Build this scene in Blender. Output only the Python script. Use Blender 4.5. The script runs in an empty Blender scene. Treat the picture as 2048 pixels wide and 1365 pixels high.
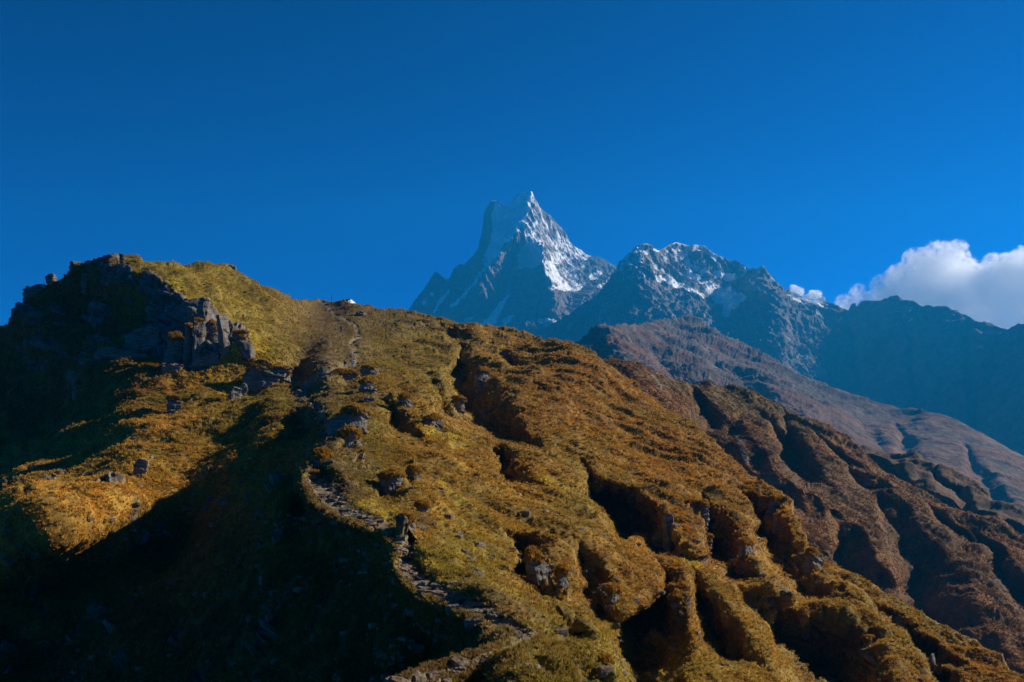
import bpy, math, random
import numpy as np
from mathutils import Vector, Matrix
R = math.radians
sc = bpy.context.scene
col = sc.collection
random.seed(7)
rng = np.random.default_rng(11)

# ------------------------------------------------------------------ camera, sky, sun, exposure
PW, PH, LENS = 2048.0, 1365.0, 35.0
FPX = LENS / 36.0 * PW
PITCH = R(4.0)
cd = bpy.data.cameras.new("camera"); cd.lens = LENS; cd.sensor_width = 36.0
cd.clip_start = 0.5; cd.clip_end = 80000
cam = bpy.data.objects.new("camera", cd); col.objects.link(cam)
cam.rotation_euler = (R(90) + PITCH, 0, 0)
sc.camera = cam

SUN_AZ, SUN_EL = R(67.0), R(27.5)
SUN = Vector((math.sin(SUN_AZ) * math.cos(SUN_EL), math.cos(SUN_AZ) * math.cos(SUN_EL), math.sin(SUN_EL)))
w = bpy.data.worlds.new("World"); sc.world = w; w.use_nodes = True
nt = w.node_tree; nt.nodes.clear()
sky = nt.nodes.new("ShaderNodeTexSky"); sky.sky_type = 'NISHITA'; sky.sun_disc = False
sky.sun_elevation = SUN_EL; sky.sun_rotation = SUN_AZ
sky.altitude = 3500; sky.air_density = 1.0; sky.dust_density = 0.15; sky.ozone_density = 4.0
mul = nt.nodes.new("ShaderNodeMix"); mul.data_type = 'RGBA'; mul.blend_type = 'MULTIPLY'; mul.inputs[0].default_value = 1.0
mul.inputs[7].default_value = (0.10, 2.6, 5.0, 1)
gam = nt.nodes.new("ShaderNodeGamma"); gam.inputs[1].default_value = 1.75
pre = nt.nodes.new("ShaderNodeMix"); pre.data_type = 'RGBA'; pre.blend_type = 'MULTIPLY'; pre.inputs[0].default_value = 1.0; pre.inputs[7].default_value = (0.18, 0.18, 0.18, 1)
bg = nt.nodes.new("ShaderNodeBackground"); bg.inputs[1].default_value = 0.055
wo = nt.nodes.new("ShaderNodeOutputWorld")
nt.links.new(sky.outputs[0], pre.inputs[6]); nt.links.new(pre.outputs[2], gam.inputs[0]); nt.links.new(gam.outputs[0], mul.inputs[6])
nt.links.new(mul.outputs[2], bg.inputs[0]); nt.links.new(bg.outputs[0], wo.inputs[0])
sl = bpy.data.lights.new("sun", 'SUN'); sl.energy = 5.0; sl.angle = R(0.5); sl.color = (1.0, 0.90, 0.76)
so = bpy.data.objects.new("sun", sl); col.objects.link(so)
so.rotation_euler = SUN.to_track_quat('Z', 'Y').to_euler()
sc.view_settings.view_transform = 'Standard'; sc.view_settings.look = 'None'
sc.view_settings.gamma = 1.0; sc.view_settings.exposure = 0.6; sc.view_settings.use_curve_mapping = False
sc.render.engine = 'CYCLES'
cy = sc.cycles
cy.use_denoising = True
try: cy.denoiser = 'OPENIMAGEDENOISE'
except Exception: pass
cy.max_bounces = 24; cy.diffuse_bounces = 3; cy.glossy_bounces = 1; cy.transmission_bounces = 3
cy.transparent_max_bounces = 8; cy.volume_bounces = 24
cy.volume_step_rate = 1.0; cy.sample_clamp_indirect = 4.0

# ------------------------------------------------------------------ maths helpers
cp, sp = math.cos(PITCH), math.sin(PITCH)
def ray(px, py):
    """direction per metre of depth along the view axis"""
    px = np.asarray(px, float); py = np.asarray(py, float)
    x = (px - PW / 2) / FPX; v = -(py - PH / 2) / FPX
    return np.stack([x, cp - v * sp, sp + v * cp], -1)
def pt(px, py, t): return ray(px, py) * np.asarray(t, float)[..., None]

PERM = np.random.default_rng(3).permutation(256).astype(np.int32); PERM = np.concatenate([PERM, PERM, PERM])
_g = np.random.default_rng(4).normal(size=(256, 3)); GRAD = (_g / np.linalg.norm(_g, axis=1)[:, None]).astype(np.float32)
def noise(p, seed=0):
    p = np.asarray(p, np.float32) + np.float32(seed * 17.31)
    i = np.floor(p).astype(np.int32); f = p - i; i &= 255
    u = f * f * f * (f * (f * 6 - 15) + 10)
    out = 0
    for dx in (0, 1):
        wx = u[..., 0] if dx else 1 - u[..., 0]
        for dy in (0, 1):
            wy = u[..., 1] if dy else 1 - u[..., 1]
            a = PERM[PERM[i[..., 0] + dx] + ((i[..., 1] + dy) & 255)]
            for dz in (0, 1):
                wz = u[..., 2] if dz else 1 - u[..., 2]
                g = GRAD[PERM[a + ((i[..., 2] + dz) & 255)]]
                out = out + wx * wy * wz * (g[..., 0] * (f[..., 0] - dx) + g[..., 1] * (f[..., 1] - dy) + g[..., 2] * (f[..., 2] - dz))
    return out * 1.6
def fbm(p, octv=4, lac=2.03, gain=0.5, seed=0):
    s = 0; a = 1.0; k = 1.0
    for o in range(octv):
        s = s + a * noise(p * k, seed + o * 3); a *= gain; k *= lac
    return s
def ridged(p, octv=4, lac=2.07, gain=0.5, seed=0):
    s = 0; a = 1.0; k = 1.0; wgt = 1.0
    for o in range(octv):
        n = 1 - np.abs(noise(p * k, seed + o * 5)) * 1.6; n = np.clip(n, 0, 1) ** 2 * wgt
        wgt = np.clip(n * 1.8, 0, 1); s = s + a * n; a *= gain; k *= lac
    return s
def sstep(a, b, x):
    t = np.clip((x - a) / (b - a), 0, 1); return t * t * (3 - 2 * t)
def mix(a, b, m): return a + (b - a) * m[..., None]

class RBF:
    """multiquadric interpolation of control points over the frame, linear beyond them"""
    def __init__(s, pts, vals, c=35.0, smooth=0.0):
        s.p = np.asarray(pts, float); s.c = c; n = len(s.p)
        s.mu = s.p.mean(0); s.sc = 500.0
        d = np.linalg.norm(s.p[:, None] - s.p[None], axis=-1)
        K = -np.sqrt(d * d + c * c) / s.sc + np.eye(n) * smooth
        q = np.c_[np.ones(n), (s.p - s.mu) / s.sc]
        A = np.block([[K, q], [q.T, np.zeros((3, 3))]])
        v = np.asarray(vals, float); v = v.reshape(n, -1)
        s.w = np.linalg.solve(A, np.r_[v, np.zeros((3, v.shape[1]))])
    def __call__(s, px, py):
        sh = np.shape(px); x = np.stack([np.ravel(px), np.ravel(py)], -1); out = []
        for c in np.array_split(x, max(1, len(x) // 60000)):
            d = np.sqrt(((c[:, None] - s.p[None]) ** 2).sum(-1) + s.c ** 2)
            out.append(np.c_[-d / s.sc, np.ones(len(c)), (c - s.mu) / s.sc] @ s.w)
        o = np.concatenate(out)
        return o[:, 0].reshape(sh) if o.shape[1] == 1 else o.reshape(sh + (o.shape[1],))

def upsample(fn, PX, PY, step=6.0):
    """evaluate a smooth function on a coarse lattice and interpolate it bilinearly"""
    x0, x1, y0, y1 = PX.min(), PX.max(), PY.min(), PY.max()
    nx = int((x1 - x0) / step) + 2; ny = int((y1 - y0) / step) + 2
    gx = np.linspace(x0, x1, nx); gy = np.linspace(y0, y1, ny)
    G = fn(*np.meshgrid(gx, gy))
    u = np.clip((PX - x0) / (x1 - x0) * (nx - 1), 0, nx - 1.001); v = np.clip((PY - y0) / (y1 - y0) * (ny - 1), 0, ny - 1.001)
    i = u.astype(int); j = v.astype(int); fu = u - i; fv = v - j
    if G.ndim == 3: fu = fu[..., None]; fv = fv[..., None]
    return (G[j, i] * (1 - fu) + G[j, i + 1] * fu) * (1 - fv) + (G[j + 1, i] * (1 - fu) + G[j + 1, i + 1] * fu) * fv

def gully(PX, PY, line, h, fall=0.7):
    """relief of a rib whose crest runs along line (x, y, width): a wall on its lower left side; returns relative depth added"""
    out = np.zeros_like(PX); L = np.asarray(line, float); wmax = L[:, 2].max()
    m = (PX > L[:, 0].min() - 1.6 * wmax) & (PX < L[:, 0].max() + wmax) & (PY > L[:, 1].min() - wmax) & (PY < L[:, 1].max() + 1.6 * wmax)
    if not m.any(): return out
    x, y = PX[m], PY[m]; best = np.full(x.shape, 1e9); sd = np.zeros(x.shape); ww = np.ones(x.shape); end = np.ones(x.shape)
    for k in range(len(L) - 1):
        ax, ay, aw = L[k]; bx, by, bw = L[k + 1]; dx, dy = bx - ax, by - ay; l2 = dx * dx + dy * dy; l = math.sqrt(l2)
        tt = ((x - ax) * dx + (y - ay) * dy) / l2; tc = np.clip(tt, 0, 1)
        dd = np.hypot(x - ax - tc * dx, y - ay - tc * dy)
        s_ = ((x - ax) * -dy + (y - ay) * dx) / l
        e = np.ones(x.shape)
        if k == 0: e = np.where(tt < 0, np.clip(1 + tt * l / (0.7 * wmax), 0, 1), e)
        if k == len(L) - 2: e = np.where(tt > 1, np.clip(1 - (tt - 1) * l / (0.7 * wmax), 0, 1), e)
        b = dd < best
        best = np.where(b, dd, best); sd = np.where(b, np.sign(s_) * dd, sd); ww = np.where(b, aw + (bw - aw) * tc, ww); end = np.where(b, e, end)
    ww = np.maximum(ww, 3); u = sd / ww
    uc = np.clip(u, 0, 1); pr = np.where(u < 1, uc ** 1.35 * (1.25 - 0.25 * uc), 1 - sstep(0, 1, (u - 1) / fall))
    out[m] = h * pr * (ww / wmax) * end
    return out

def polymask(PX, PY, poly, soft=6.0):
    """signed-distance mask of a polygon: 1 inside, falling to 0 over soft pixels outside"""
    P = np.asarray(poly, float); out = np.zeros_like(PX)
    m = (PX > P[:, 0].min() - soft) & (PX < P[:, 0].max() + soft) & (PY > P[:, 1].min() - soft) & (PY < P[:, 1].max() + soft)
    if not m.any(): return out
    x, y = PX[m], PY[m]; ins = np.zeros(x.shape, bool); d = np.full(x.shape, 1e9)
    for (ax, ay), (bx, by) in zip(P, np.roll(P, -1, 0)):
        if ay != by:
            c = ((ay > y) != (by > y)) & (x < (bx - ax) * (y - ay) / (by - ay) + ax); ins ^= c
        l2 = (bx - ax) ** 2 + (by - ay) ** 2 + 1e-9
        t = np.clip(((x - ax) * (bx - ax) + (y - ay) * (by - ay)) / l2, 0, 1)
        d = np.minimum(d, np.hypot(x - ax - t * (bx - ax), y - ay - t * (by - ay)))
    out[m] = np.where(ins, 1.0, np.clip(1 - d / soft, 0, 1)); return out
def linemask(PX, PY, line):
    """1 on a polyline with width (x, y, halfwidth), 0 beyond it"""
    L = np.asarray(line, float); wm = L[:, 2].max() * 2; out = np.zeros_like(PX)
    m = (PX > L[:, 0].min() - wm) & (PX < L[:, 0].max() + wm) & (PY > L[:, 1].min() - wm) & (PY < L[:, 1].max() + wm)
    x, y = PX[m], PY[m]; o = np.zeros(x.shape)
    for (ax, ay, aw), (bx, by, bw) in zip(L[:-1], L[1:]):
        dx, dy = bx - ax, by - ay; t = np.clip(((x - ax) * dx + (y - ay) * dy) / (dx * dx + dy * dy + 1e-9), 0, 1)
        d = np.hypot(x - ax - t * dx, y - ay - t * dy) / (aw + (bw - aw) * t)
        o = np.maximum(o, np.clip(1.6 - d, 0, 1))
    out[m] = np.clip(o, 0, 1); return out

def gridnormal(P):
    du = np.gradient(P, axis=1); dv = np.gradient(P, axis=0)
    n = np.cross(du, dv); n /= np.linalg.norm(n, axis=-1, keepdims=True) + 1e-12
    s = np.sign((n * -P).sum(-1, keepdims=True)); s[s == 0] = 1      # towards the viewer's side
    return n * s

def soft(N, k=4):
    for ax in (0, 1):
        c = np.cumsum(np.concatenate([np.repeat(N.take([0], ax), k + 1, ax), N, np.repeat(N.take([-1], ax), k, ax)], ax), ax); n = N.shape[ax]
        N = c.take(range(2 * k + 1, 2 * k + 1 + n), ax) - c.take(range(0, n), ax)
    return N / (np.linalg.norm(N, axis=-1, keepdims=True) + 1e-9)
def gridmesh(name, P, mat, attrs, smooth=True):
    nr, nc = P.shape[:2]
    me = bpy.data.meshes.new(name)
    me.vertices.add(nr * nc); me.vertices.foreach_set("co", P.reshape(-1).astype(np.float32))
    idx = np.arange(nr * nc).reshape(nr, nc)
    q = np.stack([idx[:-1, :-1], idx[1:, :-1], idx[1:, 1:], idx[:-1, 1:]], -1).reshape(-1, 4)
    me.loops.add(q.size); me.loops.foreach_set("vertex_index", q.reshape(-1).astype(np.int32))
    me.polygons.add(len(q)); me.polygons.foreach_set("loop_start", np.arange(0, q.size, 4, dtype=np.int32))
    me.polygons.foreach_set("use_smooth", np.full(len(q), smooth))
    me.update(calc_edges=True)
    setattrs(me, attrs)
    me.materials.append(mat)
    o = bpy.data.objects.new(name, me); col.objects.link(o)
    return o
def setattrs(me, attrs):
    for k, v in attrs.items():
        v = np.asarray(v, np.float32)
        if v.reshape(len(me.vertices), -1).shape[1] == 3:
            a = me.attributes.new(k, 'FLOAT_COLOR', 'POINT')
            a.data.foreach_set("color", np.c_[v.reshape(-1, 3), np.ones(len(me.vertices))].astype(np.float32).reshape(-1))
        else:
            a = me.attributes.new(k, 'FLOAT', 'POINT'); a.data.foreach_set("value", v.reshape(-1))

def blur(N, k):
    for ax in (0, 1):
        c = np.cumsum(np.concatenate([np.repeat(N.take([0], ax), k + 1, ax), N, np.repeat(N.take([-1], ax), k, ax)], ax), ax); n = N.shape[ax]
        N = (c.take(range(2 * k + 1, 2 * k + 1 + n), ax) - c.take(range(0, n), ax)) / (2 * k + 1)
    return N
def calm(P, T, k=8.0, step=1.75):
    """less relief where the sheet is stretched"""
    d = np.maximum(np.linalg.norm(np.gradient(P, axis=1), axis=-1), np.linalg.norm(np.gradient(P, axis=0), axis=-1))
    return blur(np.clip(k * step * T / FPX / d, 0, 1) ** 1.5, 2)
def sheet(sky_line, bottom, x0, x1, step, rows, ctrl, c=35.0, back=(200.0, 0.7, 10), jag=None, gul=(), tmin=5, tmax=20000, rowpow=1.0, kink=None, wob=12.0, shelf=None):
    """one piece of terrain: its skyline and relief come from surveyed points (bearing, elevation, distance); returns world positions with the far slope behind the crest"""
    xs = np.arange(x0, x1 + step, step)
    S = np.asarray(sky_line, float); top = np.interp(xs, S[:, 0], S[:, 1])
    if jag is not None: top = top + jag(xs)
    B = np.asarray(bottom, float); bot = np.maximum(np.interp(xs, B[:, 0], B[:, 1]), top + 40)
    s = np.linspace(0, 1, rows) ** rowpow
    if kink is not None:
        kf, ks = kink; s = np.where(np.linspace(0, 1, rows) < kf, np.linspace(0, 1, rows) / kf * ks, ks + (np.linspace(0, 1, rows) - kf) / (1 - kf) * (1 - ks))
    PX = np.broadcast_to(xs[None], (rows, len(xs))).copy(); PY = top[None] + s[:, None] * (bot - top)[None]
    C = np.asarray(ctrl, float)
    f = RBF(C[:, :2], 1000.0 / C[:, 2], c)
    T = 1000.0 / np.clip(upsample(f, PX, PY), 1000.0 / tmax, 1000.0 / tmin)
    add = np.zeros_like(T)
    WX = PX + wob * fbm(np.stack([PX / (5 * wob), PY / (5 * wob), PX * 0 + 7.7], -1), 2); WY = PY + wob * fbm(np.stack([PX / (5 * wob), PY / (5 * wob), PX * 0 + 3.3], -1), 2)
    for g in gul: add = np.maximum(add, gully(WX, WY, *g))
    for _ in range(2): add = blur(add, 2)
    T = T * (1 + add)
    if shelf is not None:                                           # the trail runs on the very crest: level across
        L = np.asarray(shelf[0], float); Dp = np.asarray(shelf[1], float)[::-1]; best = np.full(PX.shape, 1e9); cxp = np.zeros(PX.shape); cyp = np.zeros(PX.shape); wd = np.ones(PX.shape)
        for (ax, ay, aw), (bx, by, bw) in zip(L[:-1], L[1:]):
            tt = np.clip(((PX - ax) * (bx - ax) + (PY - ay) * (by - ay)) / ((bx - ax) ** 2 + (by - ay) ** 2), 0, 1)
            d = np.hypot(PX - ax - tt * (bx - ax), PY - ay - tt * (by - ay)); b = d < best
            best = np.where(b, d, best); cxp = np.where(b, ax + tt * (bx - ax), cxp); cyp = np.where(b, ay + tt * (by - ay), cyp); wd = np.where(b, aw + tt * (bw - aw), wd)
        tc = np.interp(cyp, Dp[:, 0], Dp[:, 1]) * (1 + 0.0011 * (PX - cxp) - 0.0012 * (PY - cyp))
        m_ = 1 - sstep(1.15, 1.9, best / (wd * 1.6)); T = T * (1 - m_) + tc * m_
    return PX, PY, T, pt(PX, PY, T)
def with_back(P, attrs, back):
    dist, slope, n = back
    e = P[0]; hd = e[:, :2] / np.linalg.norm(e[:, :2], axis=1, keepdims=True)
    rows = []
    for k in range(n, 0, -1):
        d = dist * (k / n) ** 1.6
        rows.append(np.c_[e[:, :2] + hd * d, e[:, 2] - slope * d * d / (d + dist * 0.05)])
    P2 = np.concatenate([np.array(rows), P], 0)
    A2 = {k: np.concatenate([np.repeat(v[:1], n, 0), v], 0) for k, v in attrs.items()}
    return P2, A2

# ------------------------------------------------------------------ materials
def newmat(name):
    m = bpy.data.materials.new(name); m.use_nodes = True; n = m.node_tree.nodes
    b = n["Principled BSDF"]; b.inputs["Roughness"].default_value = 0.9
    b.inputs["Specular IOR Level"].default_value = 0.15
    return m, n, m.node_tree.links, b
def attr_node(n, name, kind='GEOMETRY'):
    a = n.new("ShaderNodeAttribute"); a.attribute_name = name; a.attribute_type = kind; return a
def noise_node(n, l, scale, detail=6, rough=0.6, vec=None):
    t = n.new("ShaderNodeTexNoise"); t.inputs["Scale"].default_value = scale; t.inputs["Detail"].default_value = detail
    t.inputs["Roughness"].default_value = rough
    if vec is not None: l.new(vec, t.inputs["Vector"])
    return t
def ramp(n, l, src, stops):
    r = n.new("ShaderNodeValToRGB"); e = r.color_ramp.elements
    while len(e) < len(stops): e.new(0.5)
    for k, (p, c) in enumerate(stops):
        e[k].position = p; e[k].color = (c, c, c, 1) if not isinstance(c, tuple) else (*c, 1)
    l.new(src, r.inputs[0]); return r
def mixc(n, l, a, b, fac, mode='MIX'):
    m = n.new("ShaderNodeMix"); m.data_type = 'RGBA'; m.blend_type = mode
    for s, i in ((fac, 0), (a, 6), (b, 7)):
        if hasattr(s, 'is_linked'): l.new(s, m.inputs[i])
        else: m.inputs[i].default_value = s
    return m.outputs[2]

def terrain_mat(name, scale, bump_d, var=0.6, bump=0.6):
    """ground whose colour is the vertex tint, mottled at two scales, with a fine bump"""
    m, n, l, b = newmat(name)
    tc = n.new("ShaderNodeNewGeometry")
    t = attr_node(n, "tint")
    a = noise_node(n, l, scale, 8, 0.65, tc.outputs["Position"])
    c = noise_node(n, l, scale * 9, 5, 0.6, tc.outputs["Position"])
    r1 = ramp(n, l, a.outputs[0], [(0.3, 1 - var), (0.7, 1 + var * 0.6)])
    r2 = ramp(n, l, c.outputs[0], [(0.3, 1 - var * 0.8), (0.7, 1 + var * 0.5)])
    x = mixc(n, l, t.outputs["Color"], r1.outputs[0], 1.0, 'MULTIPLY'); x = mixc(n, l, x, r2.outputs[0], 1.0, 'MULTIPLY')
    l.new(x, b.inputs["Base Color"])
    bp = n.new("ShaderNodeBump"); bp.inputs["Strength"].default_value = bump; bp.inputs["Distance"].default_value = bump_d
    l.new(c.outputs[0], bp.inputs["Height"]); l.new(bp.outputs[0], b.inputs["Normal"])
    return m
M_HILL = terrain_mat("dry_grass_ground", 0.35, 0.15)
M_FAR = terrain_mat("far_mountain_ground", 0.012, 6.0, 0.45, 0.7)
M_MID = terrain_mat("mid_hill_ground", 0.08, 0.7, 0.5, 0.8)
def struct(o): o["kind"] = "structure"; return o
C3 = lambda *a: np.array(a, float)

# ------------------------------------------------------------------ the near hill with the trail
A_SKY = [(-600,900),(-300,800),(-120,705),(0,656),(22,648),(28,630),(38,610),(55,594),(62,572),(92,556),(120,549),(150,541),(180,531),(210,521),(235,518),(262,520),(290,527),(330,522),(370,521),(400,524),(430,530),(460,536),(500,554),(540,576),(580,599),(620,601),(660,603),(690,602),(715,606),(740,612),(758,620),(785,615),(800,617),(830,624),(880,634),(920,646),(960,653),(985,651),(1040,664),(1100,680),(1140,688),(1180,706),(1230,738),(1270,772),(1300,795),(1340,822),(1380,850),(1420,884),(1460,920),(1500,955),(1520,975),(1560,992),(1578,1010),(1600,1060),(1640,1120),(1665,1140),(1700,1160),(1760,1192),(1800,1213),(1860,1248),(1900,1268),(1960,1297),(2048,1342),(2200,1425),(2600,1640)]
A_CTRL = [
 # crest of the ridge with the trail
 (1080,1560,24),(1060,1440,27),(1030,1365,30),(1040,1290,36),(960,1220,42),(880,1160,48),(820,1100,54),(770,1050,60),(700,1010,66),(640,968,73),(630,920,82),(655,880,90),(675,835,98),(684,806,120),(640,796,130),(600,808,128),(560,832,122),(668,778,136),(650,755,146),(690,735,168),(706,712,184),(695,688,205),(690,655,245),(660,625,300),(620,603,330),(690,604,325),(760,622,300),
 # left flank of that ridge and the bowl
 (860,1390,46),(800,1370,50),(920,1280,47),(830,1240,50),(800,1300,49),(700,1200,60),(740,1130,62),(680,1090,70),(600,1100,74),(610,1000,82),(715,985,70),(760,1010,68),(560,1000,80),(580,930,98),(612,862,115),(600,1300,60),(400,1300,74),(500,1150,74),(450,1050,92),(520,960,98),(560,880,111),(250,1300,80),(100,1365,84),(300,1200,88),(350,1100,98),(300,1000,97),(400,920,111),(480,850,125),(550,800,133),(150,1200,102),(0,1250,110),(120,1085,84),(0,1110,84),(200,980,93),(60,1000,88),(250,880,117),(340,800,142),(-200,1100,140),(-200,950,190),(-300,1365,120),(200,850,148),(100,880,160),(0,930,158),(0,820,195),(-150,760,230),(-400,900,250),
 # the knoll: cliffs, pillars and top
 (250,770,155),(330,745,160),(440,745,160),(180,740,172),(60,740,200),(520,770,160),(560,745,166),(600,770,160),
 (235,519,205),(330,560,190),(380,600,181),(425,645,173),(490,690,167),(250,640,190),(320,640,186),(180,640,195),(100,640,200),(60,575,212),(150,548,208),(25,655,205),(360,690,169),(420,715,163),(180,580,203),
 (400,524,222),(330,523,214),(480,546,232),(575,598,250),(470,620,200),(530,660,190),(560,715,170),(610,670,212),(560,620,226),(660,690,198),(620,735,175),
 # upper slopes behind
 (760,700,205),(800,650,260),(860,700,215),(830,624,300),(900,650,270),(960,653,275),(960,720,205),(1050,680,250),(1140,689,232),(1230,739,212),
 # right flank
 (720,800,120),(760,860,98),(720,930,82),(800,790,130),(800,960,78),(850,850,105),(880,1040,66),(900,780,150),(940,860,118),(960,980,84),(950,1100,62),(1000,1180,52),(1050,800,160),(1080,1260,43),(1050,920,108),(1120,1020,88),(1080,1110,68),(1150,1180,57),(1200,1280,50),(1140,760,185),(1150,860,145),(1200,940,122),(1200,820,172),(1250,1040,98),(1250,1130,78),(1300,1220,66),(1300,1330,57),(1280,860,165),(1320,830,185),(1340,960,132),(1360,1080,100),(1400,1180,80),(1420,1290,68),(1420,890,172),(1460,990,140),(1500,960,162),(1500,1080,112),(1560,995,150),(1550,1180,92),(1550,1300,76),(1640,1125,132),(1640,1210,100),(1700,1300,86),(1760,1195,122),(1800,1360,88),(1850,1250,118),(1900,1330,104),(2048,1345,108),(1950,1420,92),(2200,1430,100),(2500,1640,85),(1700,1600,55),(1300,1600,35),(700,1600,36),(300,1600,52),(0,1600,45),(2200,1700,60),
]
A_GUL = [
 ([(935,685,15),(954,708,55),(992,760,75),(1022,800,72),(1052,845,48),(1088,888,15)], 0.30),
 ([(985,885,15),(1033,900,50),(1052,935,45),(1078,970,15)], 0.16),
 ([(1180,932,15),(1205,948,50),(1270,971,75),(1318,1002,85),(1346,1035,80),(1352,1065,50),(1390,1105,15)], 0.40),
 ([(1420,1000,15),(1446,1020,45),(1480,1052,65),(1505,1092,68),(1512,1122,50),(1535,1150,15)], 0.30),
 ([(1480,978,10),(1515,982,40),(1570,1006,66),(1576,1030,66),(1610,1092,66),(1650,1150,60),(1680,1180,20)], 0.28),
 ([(1470,1150,15),(1505,1157,50),(1573,1166,95),(1663,1202,135),(1755,1243,150),(1778,1275,150),(1800,1364,120),(1830,1420,60)], 0.50),
 ([(1330,1128,15),(1360,1140,60),(1374,1157,95),(1387,1202,125),(1392,1293,125),(1392,1364,110),(1410,1430,60)], 0.45),
 ([(1395,1140,10),(1437,1193,45),(1482,1248,58),(1500,1282,50),(1530,1330,20)], 0.28),
 ([(1025,1060,20),(1060,1064,50),(1092,1082,75),(1105,1130,70),(1112,1172,35)], 0.26),
 ([(1150,1085,10),(1180,1100,40),(1215,1120,64),(1246,1165,78),(1250,1215,55),(1265,1250,15)], 0.26),
 ([(1110,1230,10),(1150,1238,32),(1168,1262,30),(1185,1285,10)], 0.14),
 ([(1040,1300,15),(1100,1300,60),(1150,1302,95),(1205,1308,105),(1232,1335,105),(1250,1400,70)], 0.28),
 ([(1740,1195,8),(1765,1205,26),(1800,1222,30),(1830,1245,15)], 0.12),
 ([(1800,1232,8),(1850,1262,34),(1890,1290,34),(1930,1325,10)], 0.14),
 ([(1850,1290,8),(1880,1310,34),(1920,1345,40),(1960,1390,20)], 0.16),
 ([(1560,1300,20),(1600,1296,50),(1640,1320,56),(1670,1380,40)], 0.18),
 ([(755,790,6),(800,803,28),(832,840,34),(855,875,8)], 0.12),
 ([(865,755,8),(910,783,38),(930,815,42),(942,855,10)], 0.17),
 ([(985,703,6),(1015,698,20),(1044,715,20),(1065,732,6)], 0.09),
 ([(880,640,6),(910,655,24),(935,660,24),(960,680,8)], 0.08),
 ([(1540,1130,6),(1590,1160,24),(1630,1180,24)], 0.1),
]
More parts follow.
